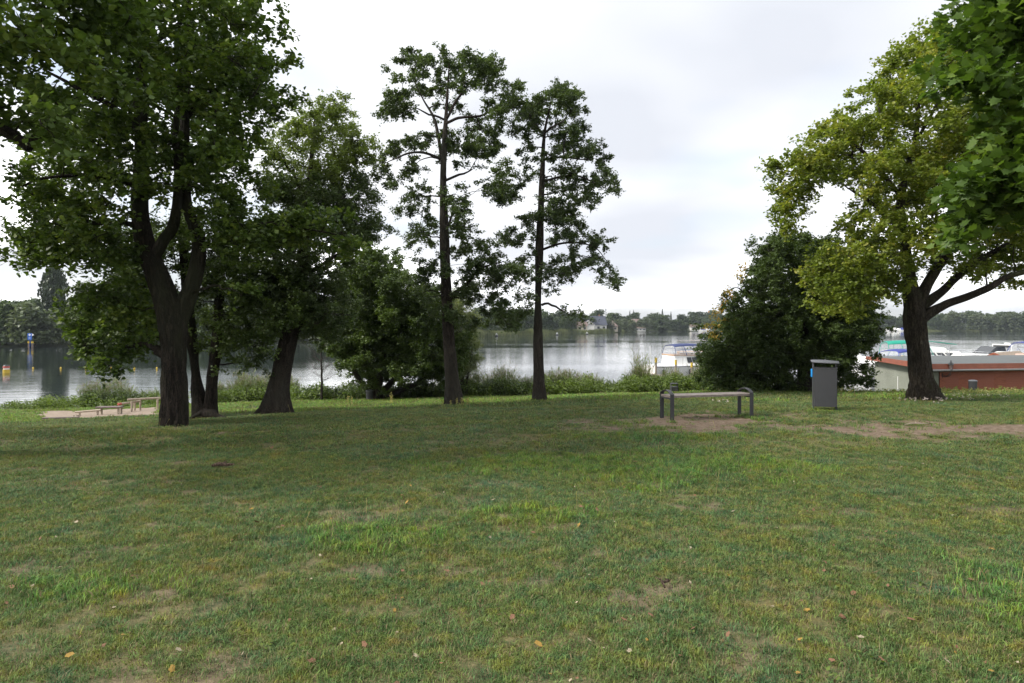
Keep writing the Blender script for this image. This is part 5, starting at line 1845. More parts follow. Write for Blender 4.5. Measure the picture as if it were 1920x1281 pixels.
    for (px, Y, h) in ((653, 20.5, .34), (660, 20.6, .3), (733, 21.0, .4), (735, 21.1, .3), (857, 17.6, .2), (866, 17.6, .22), (877, 17.7, .18), (845, 17.7, .16)):
        b = GP(px, Y)
        t = np.linspace(0, 1, 60)
        C.append(b + np.stack([rng.normal(0, .012, 60), rng.normal(0, .012, 60), t * h], 1))
    link("dry_dock_stalks", leaf_mesh("dry_dock_stalks", np.concatenate(C), .035, KITE, [M["weed_dry"]], .2), kind="stuff", label="few dry ochre weed stalks near the alder feet", category="weeds")


reeds()


def clover():
    pts = []
    for k in range(90):
        px = rng.normal(1748, 30) if k < 34 else rng.uniform(1680, 1900)
        Y = 16.3 + rng.normal(0, .3) if k < 34 else rng.uniform(17.2, 20.0)
        pts.append(GP(px, Y) + np.array([0, 0, rng.uniform(.05, .12)]))
    for k in range(8):
        pts.append(GP(rng.normal(1358, 14), 15.4 + rng.normal(0, .15)) + np.array([0, 0, rng.uniform(.05, .1)]))
    P = np.repeat(np.array(pts), 10, 0) + rng.normal(0, .011, (len(pts) * 10, 3))
    link("clover_flowers", leaf_mesh("clover_flowers", P, .022, KITE, [M["clover"]], .6), kind="stuff", label="small whitish flowers in the grass round the yellow-green oak foot", category="flowers")


clover()


# ------------------------------------------------------------------ bench, bins
def frame_of(p, q):
    """axes of the ground direction p -> q"""
    d = Vector(q) - Vector(p)
    d.z = 0
    d.normalize()
    return d, Vector((-d.y, d.x, 0))


def bench():
    FL, FR = GP(1257, 12.58), GP(1413, 13.02)
    d, n = frame_of(FL, FR)
    L = (Vector(FR) - Vector(FL)).length
    b = Vector(FL)
    root = thing("park_bench", "backless dark steel bench with worn wooden seat on bare earth", "bench", FL)
    zr = 0.0
    dep = .42
    wv = d * .078

    def strip(at):
        """flat bar bent over: front post, arch, rear post"""
        o = MB()
        prof = []
        th = .014
        H = .475
        out_, inn = [], []
        out_.append((0, -.14)); inn.append((th, -.14))
        out_.append((0, H)); inn.append((th, H - .004))
        for k in range(1, 12):
            t = k / 12
            yy = dep * t
            zz = H + .075 * math.sin(math.pi * t) ** .8
            out_.append((yy, zz))
            inn.append((min(max(yy, th), dep - th), zz - th))
        out_.append((dep, H)); inn.append((dep - th, H - .004))
        out_.append((dep, -.14)); inn.append((dep - th, -.14))
        rings = []
        for (oy, oz), (iy, iz) in zip(out_, inn):
            P0 = at + n * oy + Vector((0, 0, oz)); P1 = at + n * iy + Vector((0, 0, iz))
            rings.append([P0, P0 + wv, P1 + wv, P1])
        o.loft(rings, True, True)
        return o
    for s, off in ((0, 0.0), (1, L - .078)):
        at = d * off
        k = strip(at).obj("leg_frame", M["steel"], root, bevel=.003)
        if s == 0:
            k["label"] = "left bent steel leg frame with arched armrest"
        else:
            k["label"] = "right bent steel leg frame with arched armrest"
        mb = MB()
        mb.box(at + d * .039 + n * (dep / 2) + Vector((0, 0, .395)), (.05, dep - .03, .03), Matrix((d, n, Vector((0, 0, 1)))).transposed())
        mb.obj("crossbar", M["steel"], root, bevel=.003)
    R3 = Matrix((d, n, Vector((0, 0, 1)))).transposed()
    ns = 4
    gap = (dep - .036) / ns
    for k in range(ns):
        mb = MB()
        mb.box(d * (L / 2) + n * (.018 + gap * (k + .5)) + Vector((0, 0, .432)), (L - .02, gap - .012, .042), R3)
        mb.obj("slat", M["slat"], root, bevel=.006)


bench()


def litter_bin():
    b = GP(1546, 14.15)
    root = thing("litter_bin", "tall dark grey litter bin with curved lid right of the bench", "bin", b, rz=R(-17))
    W, D, H = .42, .34, .99
    # body: box with rounded front
    mb = MB()
    pr = []
    for k in range(13):
        t = -1 + 2 * k / 12
        pr.append((t * W / 2, -D / 2 - .010 * (1 - t * t)))
    pr += [(W / 2, D / 2), (-W / 2, D / 2)]
    mb.loft([[(x, y, z) for x, y in pr] for z in (.085, .86)], True, True)
    mb.obj("body", M["steel"], root, bevel=.004)
    mb = MB()
    mb.loft([[(x * 1.02, y * 1.02, z) for x, y in pr] for z in (.86, .885)], True, True)
    mb.obj("rim", M["steel"], root, bevel=.003)
    for s in (-1, 1):
        mb = MB()
        mb.box((s * (W / 2 + .008), .0, H / 2 - .08), (.014, .20, H + .12))
        mb.obj("side_post", M["steel"], root, bevel=.003)
    mb = MB()
    rows = []
    for (zo, f) in ((0, 1.0), (.016, 1.0)):
        rows.append(zo)
    nx, ny = 16, 12
    V, Fc = [], []
    for lay in (0, 1):
        for j in range(ny + 1):
            for i in range(nx + 1):
                u, v = -1 + 2 * i / nx, -1 + 2 * j / ny
                x = u * (W / 2 + .055)
                hw = (D / 2 + .05) * (1 - .55 * abs(u) ** 2.6)
                V.append((x, v * hw, H - .01 + .045 * (1 - v * v) * (1 - .3 * u * u) + .016 * lay - .012 * u))
    st = (nx + 1) * (ny + 1)
    for lay in (0, 1):
        for j in range(ny):
            for i in range(nx):
                a = lay * st + j * (nx + 1) + i
                Fc.append((a, a + 1, a + nx + 2, a + nx + 1))
    rim = [i for i in range(nx + 1)] + [(nx + 1) * j + nx for j in range(1, ny + 1)] + [ny * (nx + 1) + i for i in range(nx - 1, -1, -1)] + [(nx + 1) * j for j in range(ny - 1, 0, -1)]
    for a, c in zip(rim, rim[1:] + rim[:1]):
        Fc.append((a, c, c + st, a + st))
    mb.add(V, Fc)
    mb.obj("lid", M["steel_top"], root, smooth=True)
    mb = MB()
    mb.box((-W / 2 - .030, .05, .76), (.028, .09, .17))
    mb.obj("bag_dispenser", M["blue_sticker"], root, bevel=.01)
    mb = MB()
    mb.box((-W / 2 - .0165, .02, .83), (.004, .035, .06))
    mb.obj("lock", M["black"], root)


litter_bin()


def small_bin(px, Y, label, r, h, square=False, lidmat="steel_top", lean=0.0):
    b = GP(px, Y)
    root = thing("litter_bin", label, "bin", b)
    if square:
        mb = MB(); mb.box((0, 0, h / 2), (2 * r, 2 * r, h), taper=1.05); mb.obj("body", M["steel"], root, bevel=.01)
        mb = MB()
        for sx in (-1, 1):
            mb.box((sx * r * .92, 0, h + .05), (.012, r * 1.2, .10))
        mb.obj("lid_bracket", M["steel"], root)
        mb = MB(); mb.box((0, 0, h + .11), (2.1 * r, 2.1 * r, .02)); mb.obj("lid", M["steel"], root, bevel=.005)
        mb = MB(); mb.box((0, r * .5, -.06), (.06, .04, .2)); mb.obj("post", M["steel"], root)
    else:
        mb = MB()
        mb.loft([[(rr * math.cos(t), rr * math.sin(t), z) for t in [2 * math.pi * k / 24 for k in range(24)]] for rr, z in ((r * .92, -.05), (r, h))], True, True)
        mb.obj("body", M["steel"], root, smooth=True)
        mb = MB()
        rings = []
        for rr, z in ((r * 1.06, h + .002), (r * 1.08, h + .03), (r * .8, h + .055), (r * .3, h + .065)):
            rings.append([(rr * math.cos(t), rr * math.sin(t), z) for t in [2 * math.pi * k / 24 for k in range(24)]])
        mb.loft(rings, True, True)
        mb.obj("lid", M[lidmat], root, smooth=True)


small_bin(693, 25.0, "small dark bin standing before the bank bushes between leaning alder and tall alder", .13, .36)
small_bin(1264, 24.0, "small square dark bin beyond the left end of the bench", .12, .26, True)
small_bin(1824, 25.2, "round grey bin with pale lid in front of the red plank wall", .14, .45)


# ------------------------------------------------------------------ balance course on the sand
def pole(mb, px, Y, top_py, r=.034, dz=.1):
    b = Vector(GP(px, Y))
    t = Vector(PX(px, top_py, Y))
    mb.tube([b - Vector((0, 0, dz)), t], r, 10)
    return b, t


def rel(mb, b):
    mb.V = [tuple(np.array(v) - b) for v in mb.V]
    return mb


def course():
    # edging timber lying on the ground
    A, B = GP(80, 20.3), GP(148, 20.5)
    b = A.copy()
    root = thing("edge_timber", "dark squared timber lying along the front edge of the sand", "timber", b)
    d, n = frame_of(A, B)
    L = (Vector(B) - Vector(A)).length
    mb = MB(); mb.box(d * L / 2 + Vector((0, 0, .03 + (B[2] - A[2]) / 2)), (L, .14, .12), Matrix((d, n, Vector((0, 0, 1)))).transposed())
    mb.obj("beam", M["timber_dark"], root, bevel=.01)

    def unit(label, posts, beam, bh=.055, name="balance_beam", beammat="timber", plank=False):
        b = GP(posts[0][0], posts[0][1])
        root = thing(name, label, "balance beam", b, "balance course units")
        for (px, Y, top) in posts:
            m = MB(); pole(m, px, Y, top); rel(m, b).obj("post", M["timber"], root, smooth=True)
        P, Q = Vector(PX(*beam[0])), Vector(PX(*beam[1]))
        m = MB()
        if plank:
            d, n = frame_of(P, Q)
            v = (Q - P)
            m.box((P + Q) / 2, (v.length, .30, .05), Matrix((v.normalized(), n, v.normalized().cross(n))).transposed())
            rel(m, b).obj("beam", M[beammat], root, bevel=.01)
        else:
            m.tube([P, Q], bh, 12)
            rel(m, b).obj("beam", M[beammat], root, smooth=True)
        return root, b
    unit("lowest round balance beam on two short posts at the left of the sand", [(149, 22.3, 774), (183, 22.4, 771)], ((141, 773, 22.3), (189, 769, 22.4)), .034)
    unit("flat table-like balance plank on three posts", [(190.5, 22.6, 764), (222, 22.6, 764), (227.5, 22.9, 764)], ((182, 764, 22.6), (229, 763, 22.7)), plank=True, beammat="timber_dark")
    r, b = unit("sloping balance beam with red end on three posts", [(247, 24.0, 752), (252.5, 24.6, 754), (263, 24.7, 752)], ((222, 758, 23.8), (263, 752, 24.6)), .036)
    m = MB()
    P, Q = Vector(PX(221.4, 758.1, 23.78)), Vector(PX(227, 757.3, 23.88))
    m.tube([P, Q], .045, 12)
    rel(m, b).obj("end_cap", M["red"], r, smooth=True)
    unit("highest balance beam ending at the big oak trunk", [(295.5, 24.6, 748), (303, 25.2, 744)], ((239, 749.5, 24.2), (303, 746, 24.9)), .036)
    # low step hoop
    b = GP(142, 22.0)
    root = thing("step_hoop", "tiny bent wooden step at the low end of the balance course", "step", b)
    m = MB()
    pts = [GP(135.5, 21.9), PX(137, 779.5, 21.95), PX(148, 779, 22.05), GP(149, 22.1)]
    m.tube([p - b for p in pts], .022, 8)
    m.obj("hoop", M["timber"], root, smooth=True)
    m = MB(); m.tube([GP(142, 21.9) - b, PX(142, 779.5, 21.95) - b], .018, 8); m.obj("post", M["timber"], root, smooth=True)


course()


# ------------------------------------------------------------------ boathouse and hut
def boathouse():
    A = np.array([790 / F * 26.0, 26.0, 0])          # near corner
    ex = Vector((math.cos(R(9)), math.sin(R(9)), 0))   # along the red wall, to the right
    ey = Vector((1.1, 8.5, 0)).normalized()             # along the plaster wall, away
    Lx, Ly = 14.0, 5.6
    z_e, z_b = .29, -1.9
    root = thing("boathouse", "long low boathouse with red plank front, pale plaster side and grey felt roof", "building", (A[0], A[1], z_b))
    up = Vector((0, 0, 1))
    H = z_e - .24 - z_b
    m = MB()
    # plaster side wall follows the gently rising roof
    m.slab([(0, 0, 0), tuple(ey * Ly), tuple(ey * Ly + up * (H + .02)), tuple(ey * Ly * .62 + up * (H + .06)), tuple(up * H)], ex * .25)
    m.obj("plaster_wall", M["plaster"], root)
    m = MB()
    m.slab([tuple(ex * .26), tuple(ex * Lx), tuple(ex * Lx + up * H), tuple(ex * .26 + up * H)], ey * .2)
    m.obj("front_wall", M["redwood"], root)
    m = MB()
    m.slab([tuple(ey * Ly + ex * .26), tuple(ey * Ly + ex * Lx), tuple(ey * Ly + ex * Lx + up * (H + .02)), tuple(ey * Ly + ex * .26 + up * (H + .02))], ey * -.2)
    m.obj("rear_wall", M["plaster"], root)
    m = MB()
    m.slab([tuple(ex * Lx), tuple(ex * Lx + ey * Ly), tuple(ex * Lx + ey * Ly + up * (H + .02)), tuple(ex * Lx + up * H)], ex * -.2)
    m.obj("end_wall", M["plaster"], root)
    # horizontal planks between posts, each bay its planks
    bays = [0.28, 1.05, 2.55, 4.1, 5.7, 7.3, 8.9, 10.5, 12.1, 13.9]
    R3 = Matrix((ex, ey, up)).transposed()
    pb = MB()
    ph = .095
    nb = int(H / ph)
    pl = MB(); pl.box((0, 0, 0), (1, 1, 1))
    plank_me = None
    for a, c in zip(bays, bays[1:]):
        mid = (a + c) / 2
        w = c - a - .07
        if plank_me is None:
            mm = MB()
            # lapped board, lower edge proud
            mm.loft([[(-.5, .0, -.5), (-.5, -.030, -.5), (-.5, -.012, .5), (-.5, 0, .5)], [(.5, 0, -.5), (.5, -.030, -.5), (.5, -.012, .5), (.5, 0, .5)]], True, True)
            plank_me = mm.mesh("plank", M["redwood"])
        for k in range(nb):
            zc = (k + .5) * ph
            if zc + z_b < -1.25:
                continue
            o = bpy.data.objects.new("plank", plank_me)
            COL.objects.link(o)
            o.parent = root
            o.matrix_local = Matrix.Translation(ex * mid - ey * .004 + up * zc) @ R3.to_4x4() @ Matrix.Diagonal((w, 1, ph * .97, 1))
    for a in bays:
        m = MB(); m.box(ex * a - ey * .03 + up * (H / 2), (.065, .05, H), R3); m.obj("wall_post", M["redwood"], root)
    # roof slab with fascia
    zr = H
    ov = .28
    P = [(-.3, -ov), (Lx + .3, -ov), (Lx + .3, Ly + .3), (-.3, Ly + .3)]
    m = MB()
    c0 = [ex * p[0] + ey * p[1] for p in P]
    ridge = Ly * .62
    lo, hi, bk = zr + .245, zr + .245 + .03, zr + .245 + .01
    L0, L1 = ex * -.3, ex * (Lx + .3)
    rows = [(-ov, lo), (ridge, hi), (Ly + .3, bk)]
    rings = []
    for yy, zz in rows:
        rings.append([L0 + ey * yy + up * zz, L1 + ey * yy + up * zz, L1 + ey * yy + up * (zz - .04), L0 + ey * yy + up * (zz - .04)])
    m.loft(rings, True, True)
    m.obj("roof", M["felt"], root)
    m = MB()
    m.slab([L0 - ey * (ov + .002) + up * lo, L1 - ey * (ov + .002) + up * lo, L1 - ey * (ov + .002) + up * (lo - .235), L0 - ey * (ov + .002) + up * (lo - .235)], ey * -.03)
    m.obj("fascia", M["fascia"], root)
    m = MB()
    xo = -ex * .302
    m.slab([xo - ey * ov + up * lo, xo + ey * ridge + up * hi, xo + ey * (Ly + .3) + up * bk, xo + ey * (Ly + .3) + up * (bk - .16), xo + ey * ridge + up * (hi - .2), xo - ey * ov + up * (lo - .235)], -ex * .03)
    m.obj("fascia", M["fascia"], root)
    m = MB()
    m.tube([L0 - ey * (ov + .07) + up * (lo - .245), L1 - ey * (ov + .07) + up * (lo - .245)], .045, 10)
    m.obj("gutter", M["gutter"], root, smooth=True)
    m = MB(); m.box(ey * 3.1 - ex * .012 + up * (H - .75), (.02, .05, .55), R3); m.obj("wall_pipe", M["sign_white"], root)
    return Vector((A[0], A[1], z_b)), ex, ey, H, root


BH = boathouse()


def lantern():
    o, ex, ey, H, _ = BH
    p = o + ex * .55 - ey * .36 + Vector((0, 0, H - .02))
    root = thing("wall_lantern", "black coach lantern on a scrolled bracket at the red wall", "lantern", p)
    m = MB()
    m.tube([(-.14, .34, -.20), (-.14, .10, -.24), (-.10, 0, -.16), (0, 0, -.06), (0, 0, .03)], .014, 8)
    m.tube([(-.18, .2, -.16), (-.06, .06, -.22), (.02, .02, -.14), (-.04, .0, -.10)], .010, 8)
    m.box((-.14, .34, -.2), (.08, .02, .2))
    m.obj("bracket", M["black"], root, smooth=True)
    m = MB()
    for k in range(6):
        a = k * math.pi / 3
        m.tube([(.05 * math.cos(a), .05 * math.sin(a), .03), (.085 * math.cos(a), .085 * math.sin(a), .24)], .007, 6)
    m.tube([(0, 0, .02), (0, 0, .04)], .055, 6)
    m.obj("cage", M["black"], root)
    m = MB(); m.tube([(0, 0, .04), (0, 0, .235)], [.045, .078], 6); m.obj("pane", M["vinyl"], root)
    m = MB(); m.tube([(0, 0, .24), (0, 0, .29), (0, 0, .34), (0, 0, .40)], [.11, .07, .02, .012], 6); m.obj("cap", M["black"], root)


lantern()


def hut():
    Y0 = 41.0
    apex = Vector(PX(1864, 661, Y0))
    dr = Vector((.80, .60, 0)).normalized()
    sd = Vector((dr.y, -dr.x, 0))
    b = Vector((apex.x, apex.y, -2.0))
    root = thing("jetty_hut", "small timber hut with brown shingled gable roof behind the boathouse", "hut", b)
    ah = apex.z - b.z
    hw, dz, L = 1.15, .55, 4.2
    m = MB()
    c = dr * .25
    m.slab([c - sd * (hw - .2) , c + sd * (hw - .2), c + sd * (hw - .2) + Vector((0, 0, ah - dz)), c + Vector((0, 0, ah - .1)), c - sd * (hw - .2) + Vector((0, 0, ah - dz))], dr * (L - .5))
    m.obj("wall", M["hut_wood"], root)
    for s in (-1, 1):
        m = MB()
        a0, a1 = Vector((0, 0, ah)), sd * (s * hw) + Vector((0, 0, ah - dz))
        m.slab([a0, a1, a1 + dr * L, a0 + dr * L], Vector((0, 0, -.05)))
        m.obj("roof_slope", M["shingle"], root)
        m = MB()
        m.slab([a0 - dr * .003, a1 - dr * .003, a1 - dr * .003 - Vector((0, 0, .11)), a0 - dr * .003 - Vector((0, 0, .11))], -dr * .03)
        m.obj("bargeboard", M["redwood"], root)
    p = Vector(PX(1925, 676, 38.5))
    root = thing("lean_to", "pale pink lean-to roof at the right picture edge", "roof", (p.x, p.y, -2.0))
    m = MB()
    hh = p.z + 2.0
    m.slab([Vector((-1.0, -.4, hh - .05)), Vector((1.8, -.4, hh - .05)), Vector((1.8, 1.0, hh + .35)), Vector((.1, 1.0, hh + .35))], Vector((0, 0, -.05)))
    m.obj("roof", M["pink_roof"], root)
    for x in (-.6, 1.5):
        m = MB(); m.box((x, .3, (hh - .1) / 2), (.1, .1, hh - .1)); m.obj("post", M["hut_wood"], root)


hut()


# ------------------------------------------------------------------ boats and jetty
def hull_rings(L, B, fb, rise=.45, n=18, full=.35):
    rings = []
    for i in range(n + 1):
        t = i / n
        hb = B / 2 * (1 - max(0, (t - full) / (1 - full)) ** 2.6) * (.9 + .1 * min(1, t / .2))
        hb = max(hb, .015)
        zs = fb + rise * t * t
        x = -L / 2 + L * t
        k = x + .0
        rings.append([(k - .06 * t * L * .0, 0, -.35 + .35 * t ** 4), (k, hb * .72, -.1 + .3 * t ** 3), (k + .02 * L * t, hb * .93, zs * .5), (k + .05 * L * t * t, hb, zs),
                      (k + .05 * L * t * t, -hb, zs), (k + .02 * L * t, -hb * .93, zs * .5), (k, -hb * .72, -.1 + .3 * t ** 3)])
    return rings


def boat_body(root, L, B, fb, rise=.45, hullmat="gel", stripe="gel_grey"):
    r = hull_rings(L, B, fb, rise)
    m = MB(); m.loft(r, True, True)
    m.obj("hull", M[hullmat], root, smooth=True)
    for s in (3, 4):
        m = MB()
        m.tube([Vector(q[s]) + Vector((0, .02 if s == 3 else -.02, -.03)) for q in r], .035, 6)
        m.obj("rub_rail", M[stripe], root, smooth=True)
    return r


def cabin(root, x0, x1, w0, w1, z0, z1, rake0=.15, rake1=.6, mat="gel", inset=.12, name="cabin"):
    m = MB()
    lo = [(x0, -w0 / 2, z0), (x1, -w1 / 2, z0), (x1, w1 / 2, z0), (x0, w0 / 2, z0)]
    hi = [(x0 + rake0, -w0 / 2 + inset, z1), (x1 - rake1, -w1 / 2 + inset, z1), (x1 - rake1, w1 / 2 - inset, z1), (x0 + rake0, w0 / 2 - inset, z1)]
    m.loft([lo, hi], True, True)
    m.obj(name, M[mat], root, bevel=.05)

    def side(s, fx, fz):
        """point on the side wall; fx 0..1 along, fz 0..1 up; slightly proud"""
        a = Vector(lo[0] if s < 0 else lo[3]).lerp(Vector(lo[1] if s < 0 else lo[2]), fx)
        b = Vector(hi[0] if s < 0 else hi[3]).lerp(Vector(hi[1] if s < 0 else hi[2]), fx)
        return a.lerp(b, fz) + Vector((0, .012 * s, 0))

    def front(fy, fz):
        a = Vector(lo[1]).lerp(Vector(lo[2]), fy); b = Vector(hi[1]).lerp(Vector(hi[2]), fy)
        return a.lerp(b, fz) + Vector((.012, 0, .004))
    return side, front


def window(root, q, mat="glass", off=(0, 0, 0)):
    m = MB()
    c = sum((Vector(v) for v in q), Vector()) / 4
    nn = (Vector(q[1]) - Vector(q[0])).cross(Vector(q[3]) - Vector(q[0])).normalized()
    m.slab(q, nn * .012)
    m.obj("window", M[mat], root)


def canopy(root, x0, x1, w, z0, z1, mat, front_rake=.8, back_rake=.1, bows=4, skirt=.0, roofpart=.22):
    """bowed fabric top over clear panels on a tube frame"""
    def sect(t):
        x_lo = x0 + (x1 - x0) * t
        x_hi = x0 + back_rake + (x1 - front_rake - x0 - back_rake) * t
        top = z1 - .10 * (2 * t - 1) ** 2
        pts = []
        for k in range(13):
            a = math.pi * k / 12
            y = math.cos(a)
            yy = (abs(y) ** .55) * (1 if y > 0 else -1)
            zz = math.sin(a) ** .55
            x = x_lo + (x_hi - x_lo) * zz
            pts.append(Vector((x, yy * w / 2 * (1 - .10 * zz), z0 + (top - z0) * zz)))
        return pts
    n = 8
    S = [sect(i / n) for i in range(n + 1)]
    m = MB()
    m.loft([[p for p in s[3:10]] for s in S], False)
    o = m.obj("canopy_top", M[mat], root, smooth=True)
    md = o.modifiers.new("thick", "SOLIDIFY"); md.thickness = .02; md.offset = 1
    for sl, nm in ((slice(0, 4), "side_curtain"), (slice(9, 13), "side_curtain")):
        m = MB(); m.loft([[p for p in s[sl]] for s in S], False); m.obj(nm, M["vinyl"], root, smooth=True)
    for s, nm in ((S[0], "rear_curtain"), (S[-1], "windscreen")):
        m = MB(); m.poly(s); m.obj(nm, M["vinyl"], root)
    for i in range(bows):
        t = i / (bows - 1)
        m = MB(); m.tube(sect(t), .024, 6); m.obj("bow", M[mat], root, smooth=True)
    for k in (1, 11):
        m = MB(); m.tube([s[k].lerp(s[k + (1 if k < 6 else -1)], .3) for s in S], .018, 6); m.obj("seam", M[mat], root, smooth=True)
    if skirt:
        for k in (0, 12):
            m = MB(); m.loft([[s[k], s[k].lerp(s[k + (1 if k < 6 else -1)], skirt)] for s in S], False)
            o = m.obj("skirt", M[mat], root); md = o.modifiers.new("thick", "SOLIDIFY"); md.thickness = .03; md.offset = 1


def rail(root, r, i0, i1, h=.55, posts=5):
    for s in (3, 4):
        P = [Vector(r[i][s]) for i in range(i0, i1 + 1)]
        m = MB()
        m.tube([p + Vector((0, 0, h)) for p in P], .016, 6)
        for k in range(posts):
            p = P[int(k * (len(P) - 1) / (posts - 1))]
            m.tube([p, p + Vector((0, 0, h))], .012, 6)
        m.obj("railing", M["chrome"], root, smooth=True)


def fenders(root, r, idx, side=4):
    for i in idx:
        p = Vector(r[i][side]) + Vector((0, -.13 if side == 4 else .13, 0))
        m = MB()
        m.tube([p + Vector((0, 0, -.22)), p + Vector((0, 0, -.28)), p + Vector((0, 0, -.62)), p + Vector((0, 0, -.70))], [.03, .10, .10, .03], 10)
        m.tube([p + Vector((0, .1 if side == 4 else -.1, 0)), p + Vector((0, 0, -.22))], .01, 5)
        m.obj("fender", M["fender"], root, smooth=True)


def boat_root(label, px, Y, yaw):
    X = (px - HX) / F * Y
    return thing("motor_boat", label, "boat", (X, Y, WATER_Z), rz=yaw)


def cruiser_blue():
    root = boat_root("white cabin cruiser with blue bowed canopy moored at the wooden jetty", 1322, 50.0, R(10))
    r = boat_body(root, 8.6, 2.9, 1.12, .45)
    side, front = cabin(root, -2.9, 1.9, 2.45, 2.2, 1.1, 1.86, .05, .7)
    for a, b in ((.22, .30), (.31, .40), (.41, .50)):
        window(root, [side(-1, a, .30), side(-1, b, .30), side(-1, b, .82), side(-1, a, .82)])
    window(root, [side(-1, .58, .45), side(-1, .70, .45), side(-1, .69, .85), side(-1, .58, .85)])
    cabin(root, 1.5, 3.3, 2.0, 1.4, 1.15, 1.62, .1, .6, name="foredeck")
    canopy(root, -2.85, .75, 2.35, 1.84, 2.66, "canvas_navy", 1.0, .12, 5)
    m = MB(); m.box((-1.2, 0, 1.86), (3.4, 2.28, .05)); m.obj("coaming", M["teak"], root, bevel=.01)
    rail(root, r, 0, 4, .6, 4); rail(root, r, 8, 17, .6, 6)
    fenders(root, r, (1, 5, 8))
    m = MB(); m.tube([(-4.2, 0, 1.1), (-4.25, 0, 2.5)], .015, 6); m.obj("flagpole", M["sign_white"], root)
    m = MB(); m.box((-4.45, 0, .35), (.7, 2.4, .07)); m.obj("swim_platform", M["teak"], root, bevel=.01)


cruiser_blue()


def wooden_boat():
    root = boat_root("varnished wooden boat hull with light rails peeping out left of the dark maple", 1345, 58.0, R(-8))
    r = boat_body(root, 6.5, 2.4, 1.75, .35, "teak", "gel")
    rail(root, r, 0, 17, .9, 9)


wooden_boat()


def boat_low_blue():
    root = boat_root("low white motor boat with royal blue folding canopy behind the plaster wall", 1668, 51.0, R(200))
    r = boat_body(root, 6.4, 2.4, 1.0, .3)
    side, front = cabin(root, -.4, 2.4, 2.0, 1.4, 1.0, 1.5, .1, .7)
    canopy(root, -2.4, .8, 2.2, 1.1, 2.2, "canvas_blue", .9, .25, 3, .2)


def boat_green():
    root = boat_root("white flybridge motor boat with green canopy behind the yellow-green oak trunk", 1735, 57.0, R(-12))
    r = boat_body(root, 8.8, 3.0, 1.15, .4)
    side, front = cabin(root, -1.2, 3.2, 2.6, 2.0, 1.12, 1.85, .1, 1.0)
    for a, b in ((.30, .42), (.45, .60), (.63, .80)):
        window(root, [side(-1, a, .35), side(-1, b, .35), side(-1, b - .01, .85), side(-1, a, .85)])
    cabin(root, -.9, 1.6, 2.2, 1.8, 1.84, 2.2, .1, .5, name="flybridge")
    canopy(root, -3.2, .3, 2.5, 1.2, 2.72, "canvas_green", .5, .1, 4)
    m = MB(); m.slab([(.5, -1.05, 2.62), (2.0, -.95, 2.42), (2.0, .95, 2.42), (.5, 1.05, 2.62)], (0, 0, .04)); m.obj("bimini", M["canvas_green"], root)
    m = MB()
    for y in (-.95, .95):
        m.tube([(.5, y, 2.2), (.6, y, 2.62)], .015, 6); m.tube([(1.2, y, 2.1), (1.95, y, 2.42)], .015, 6)
    m.obj("bimini_frame", M["chrome"], root)
    rail(root, r, 8, 17, .55, 6)
    fenders(root, r, (4, 9))


def boat_white():
    root = boat_root("white sports cruiser with dark windscreen and black cockpit tent", 1850, 55.0, R(186))
    r = boat_body(root, 7.6, 2.8, 1.25, .35)
    side, front = cabin(root, -.2, 3.2, 2.3, 1.5, 1.25, 1.72, .1, .9)
    for a, b in ((.1, .5), (.55, .8)):
        window(root, [side(1, a, .25), side(1, b, .25), side(1, b, .8), side(1, a, .8)]); window(root, [side(-1, a, .25), side(-1, b, .25), side(-1, b, .8), side(-1, a, .8)])
    # raked dark screen
    m = MB(); m.slab([(-.9, -1.0, 1.65), (.7, -.85, 1.65), (-.2, -.8, 2.3), (-.9, -.8, 2.3)], (0, .03, 0)); m.slab([(-.9, 1.0, 1.65), (.7, .85, 1.65), (-.2, .8, 2.3), (-.9, .8, 2.3)], (0, -.03, 0))
    m.slab([(.7, -.85, 1.65), (.7, .85, 1.65), (-.2, .8, 2.3), (-.2, -.8, 2.3)], (-.03, 0, 0)); m.obj("windscreen", M["glass"], root)
    # radar arch
    m = MB()
    for y in (-1.15, 1.15):
        m.slab([(-1.6, y, 1.3), (-1.0, y, 1.3), (-1.35, y * .85, 2.4), (-1.75, y * .85, 2.4)], (0, -.1 if y > 0 else .1, 0))
    m.box((-1.55, 0, 2.42), (.42, 2.0, .1)); m.obj("radar_arch", M["gel"], root, bevel=.02)
    canopy(root, -3.2, -1.2, 2.3, 1.28, 2.42, "black", .05, .7, 3, .5)
    m = MB(); m.tube([(-1.55, .3, 2.45), (-1.55, .3, 2.6)], .22, 12); m.obj("radome", M["gel"], root, smooth=True)
    rail(root, r, 8, 17, .5, 6)


def boat_edge():
    root = boat_root("white boat with large royal blue canopy at the right picture edge", 1925, 53.0, R(170))
    r = boat_body(root, 7.4, 2.8, 1.3, .35)
    side, front = cabin(root, .2, 3.2, 2.3, 1.5, 1.3, 1.95, .1, 1.4)
    window(root, [side(1, .2, .3), side(1, .6, .3), side(1, .55, .8), side(1, .2, .8)]); window(root, [front(.15, .35), front(.85, .35), front(.85, .8), front(.15, .8)])
    canopy(root, -3.0, 1.0, 2.6, 1.35, 2.78, "canvas_blue", .5, .1, 4, .35)


boat_low_blue(); boat_green(); boat_white(); boat_edge()


def boat_hidden(px, Y, yaw, label, L=6.5):
    root = boat_root(label, px, Y, yaw)
    r = boat_body(root, L, 2.3, .95, .35)
    side, front = cabin(root, -1.0, 1.8, 2.0, 1.5, .95, 1.6, .15, .7)
    window(root, [side(-1, .15, .35), side(-1, .75, .35), side(-1, .72, .8), side(-1, .18, .8)])
    window(root, [side(1, .15, .35), side(1, .75, .35), side(1, .72, .8), side(1, .18, .8)])
    rail(root, r, 9, 17, .45, 5)


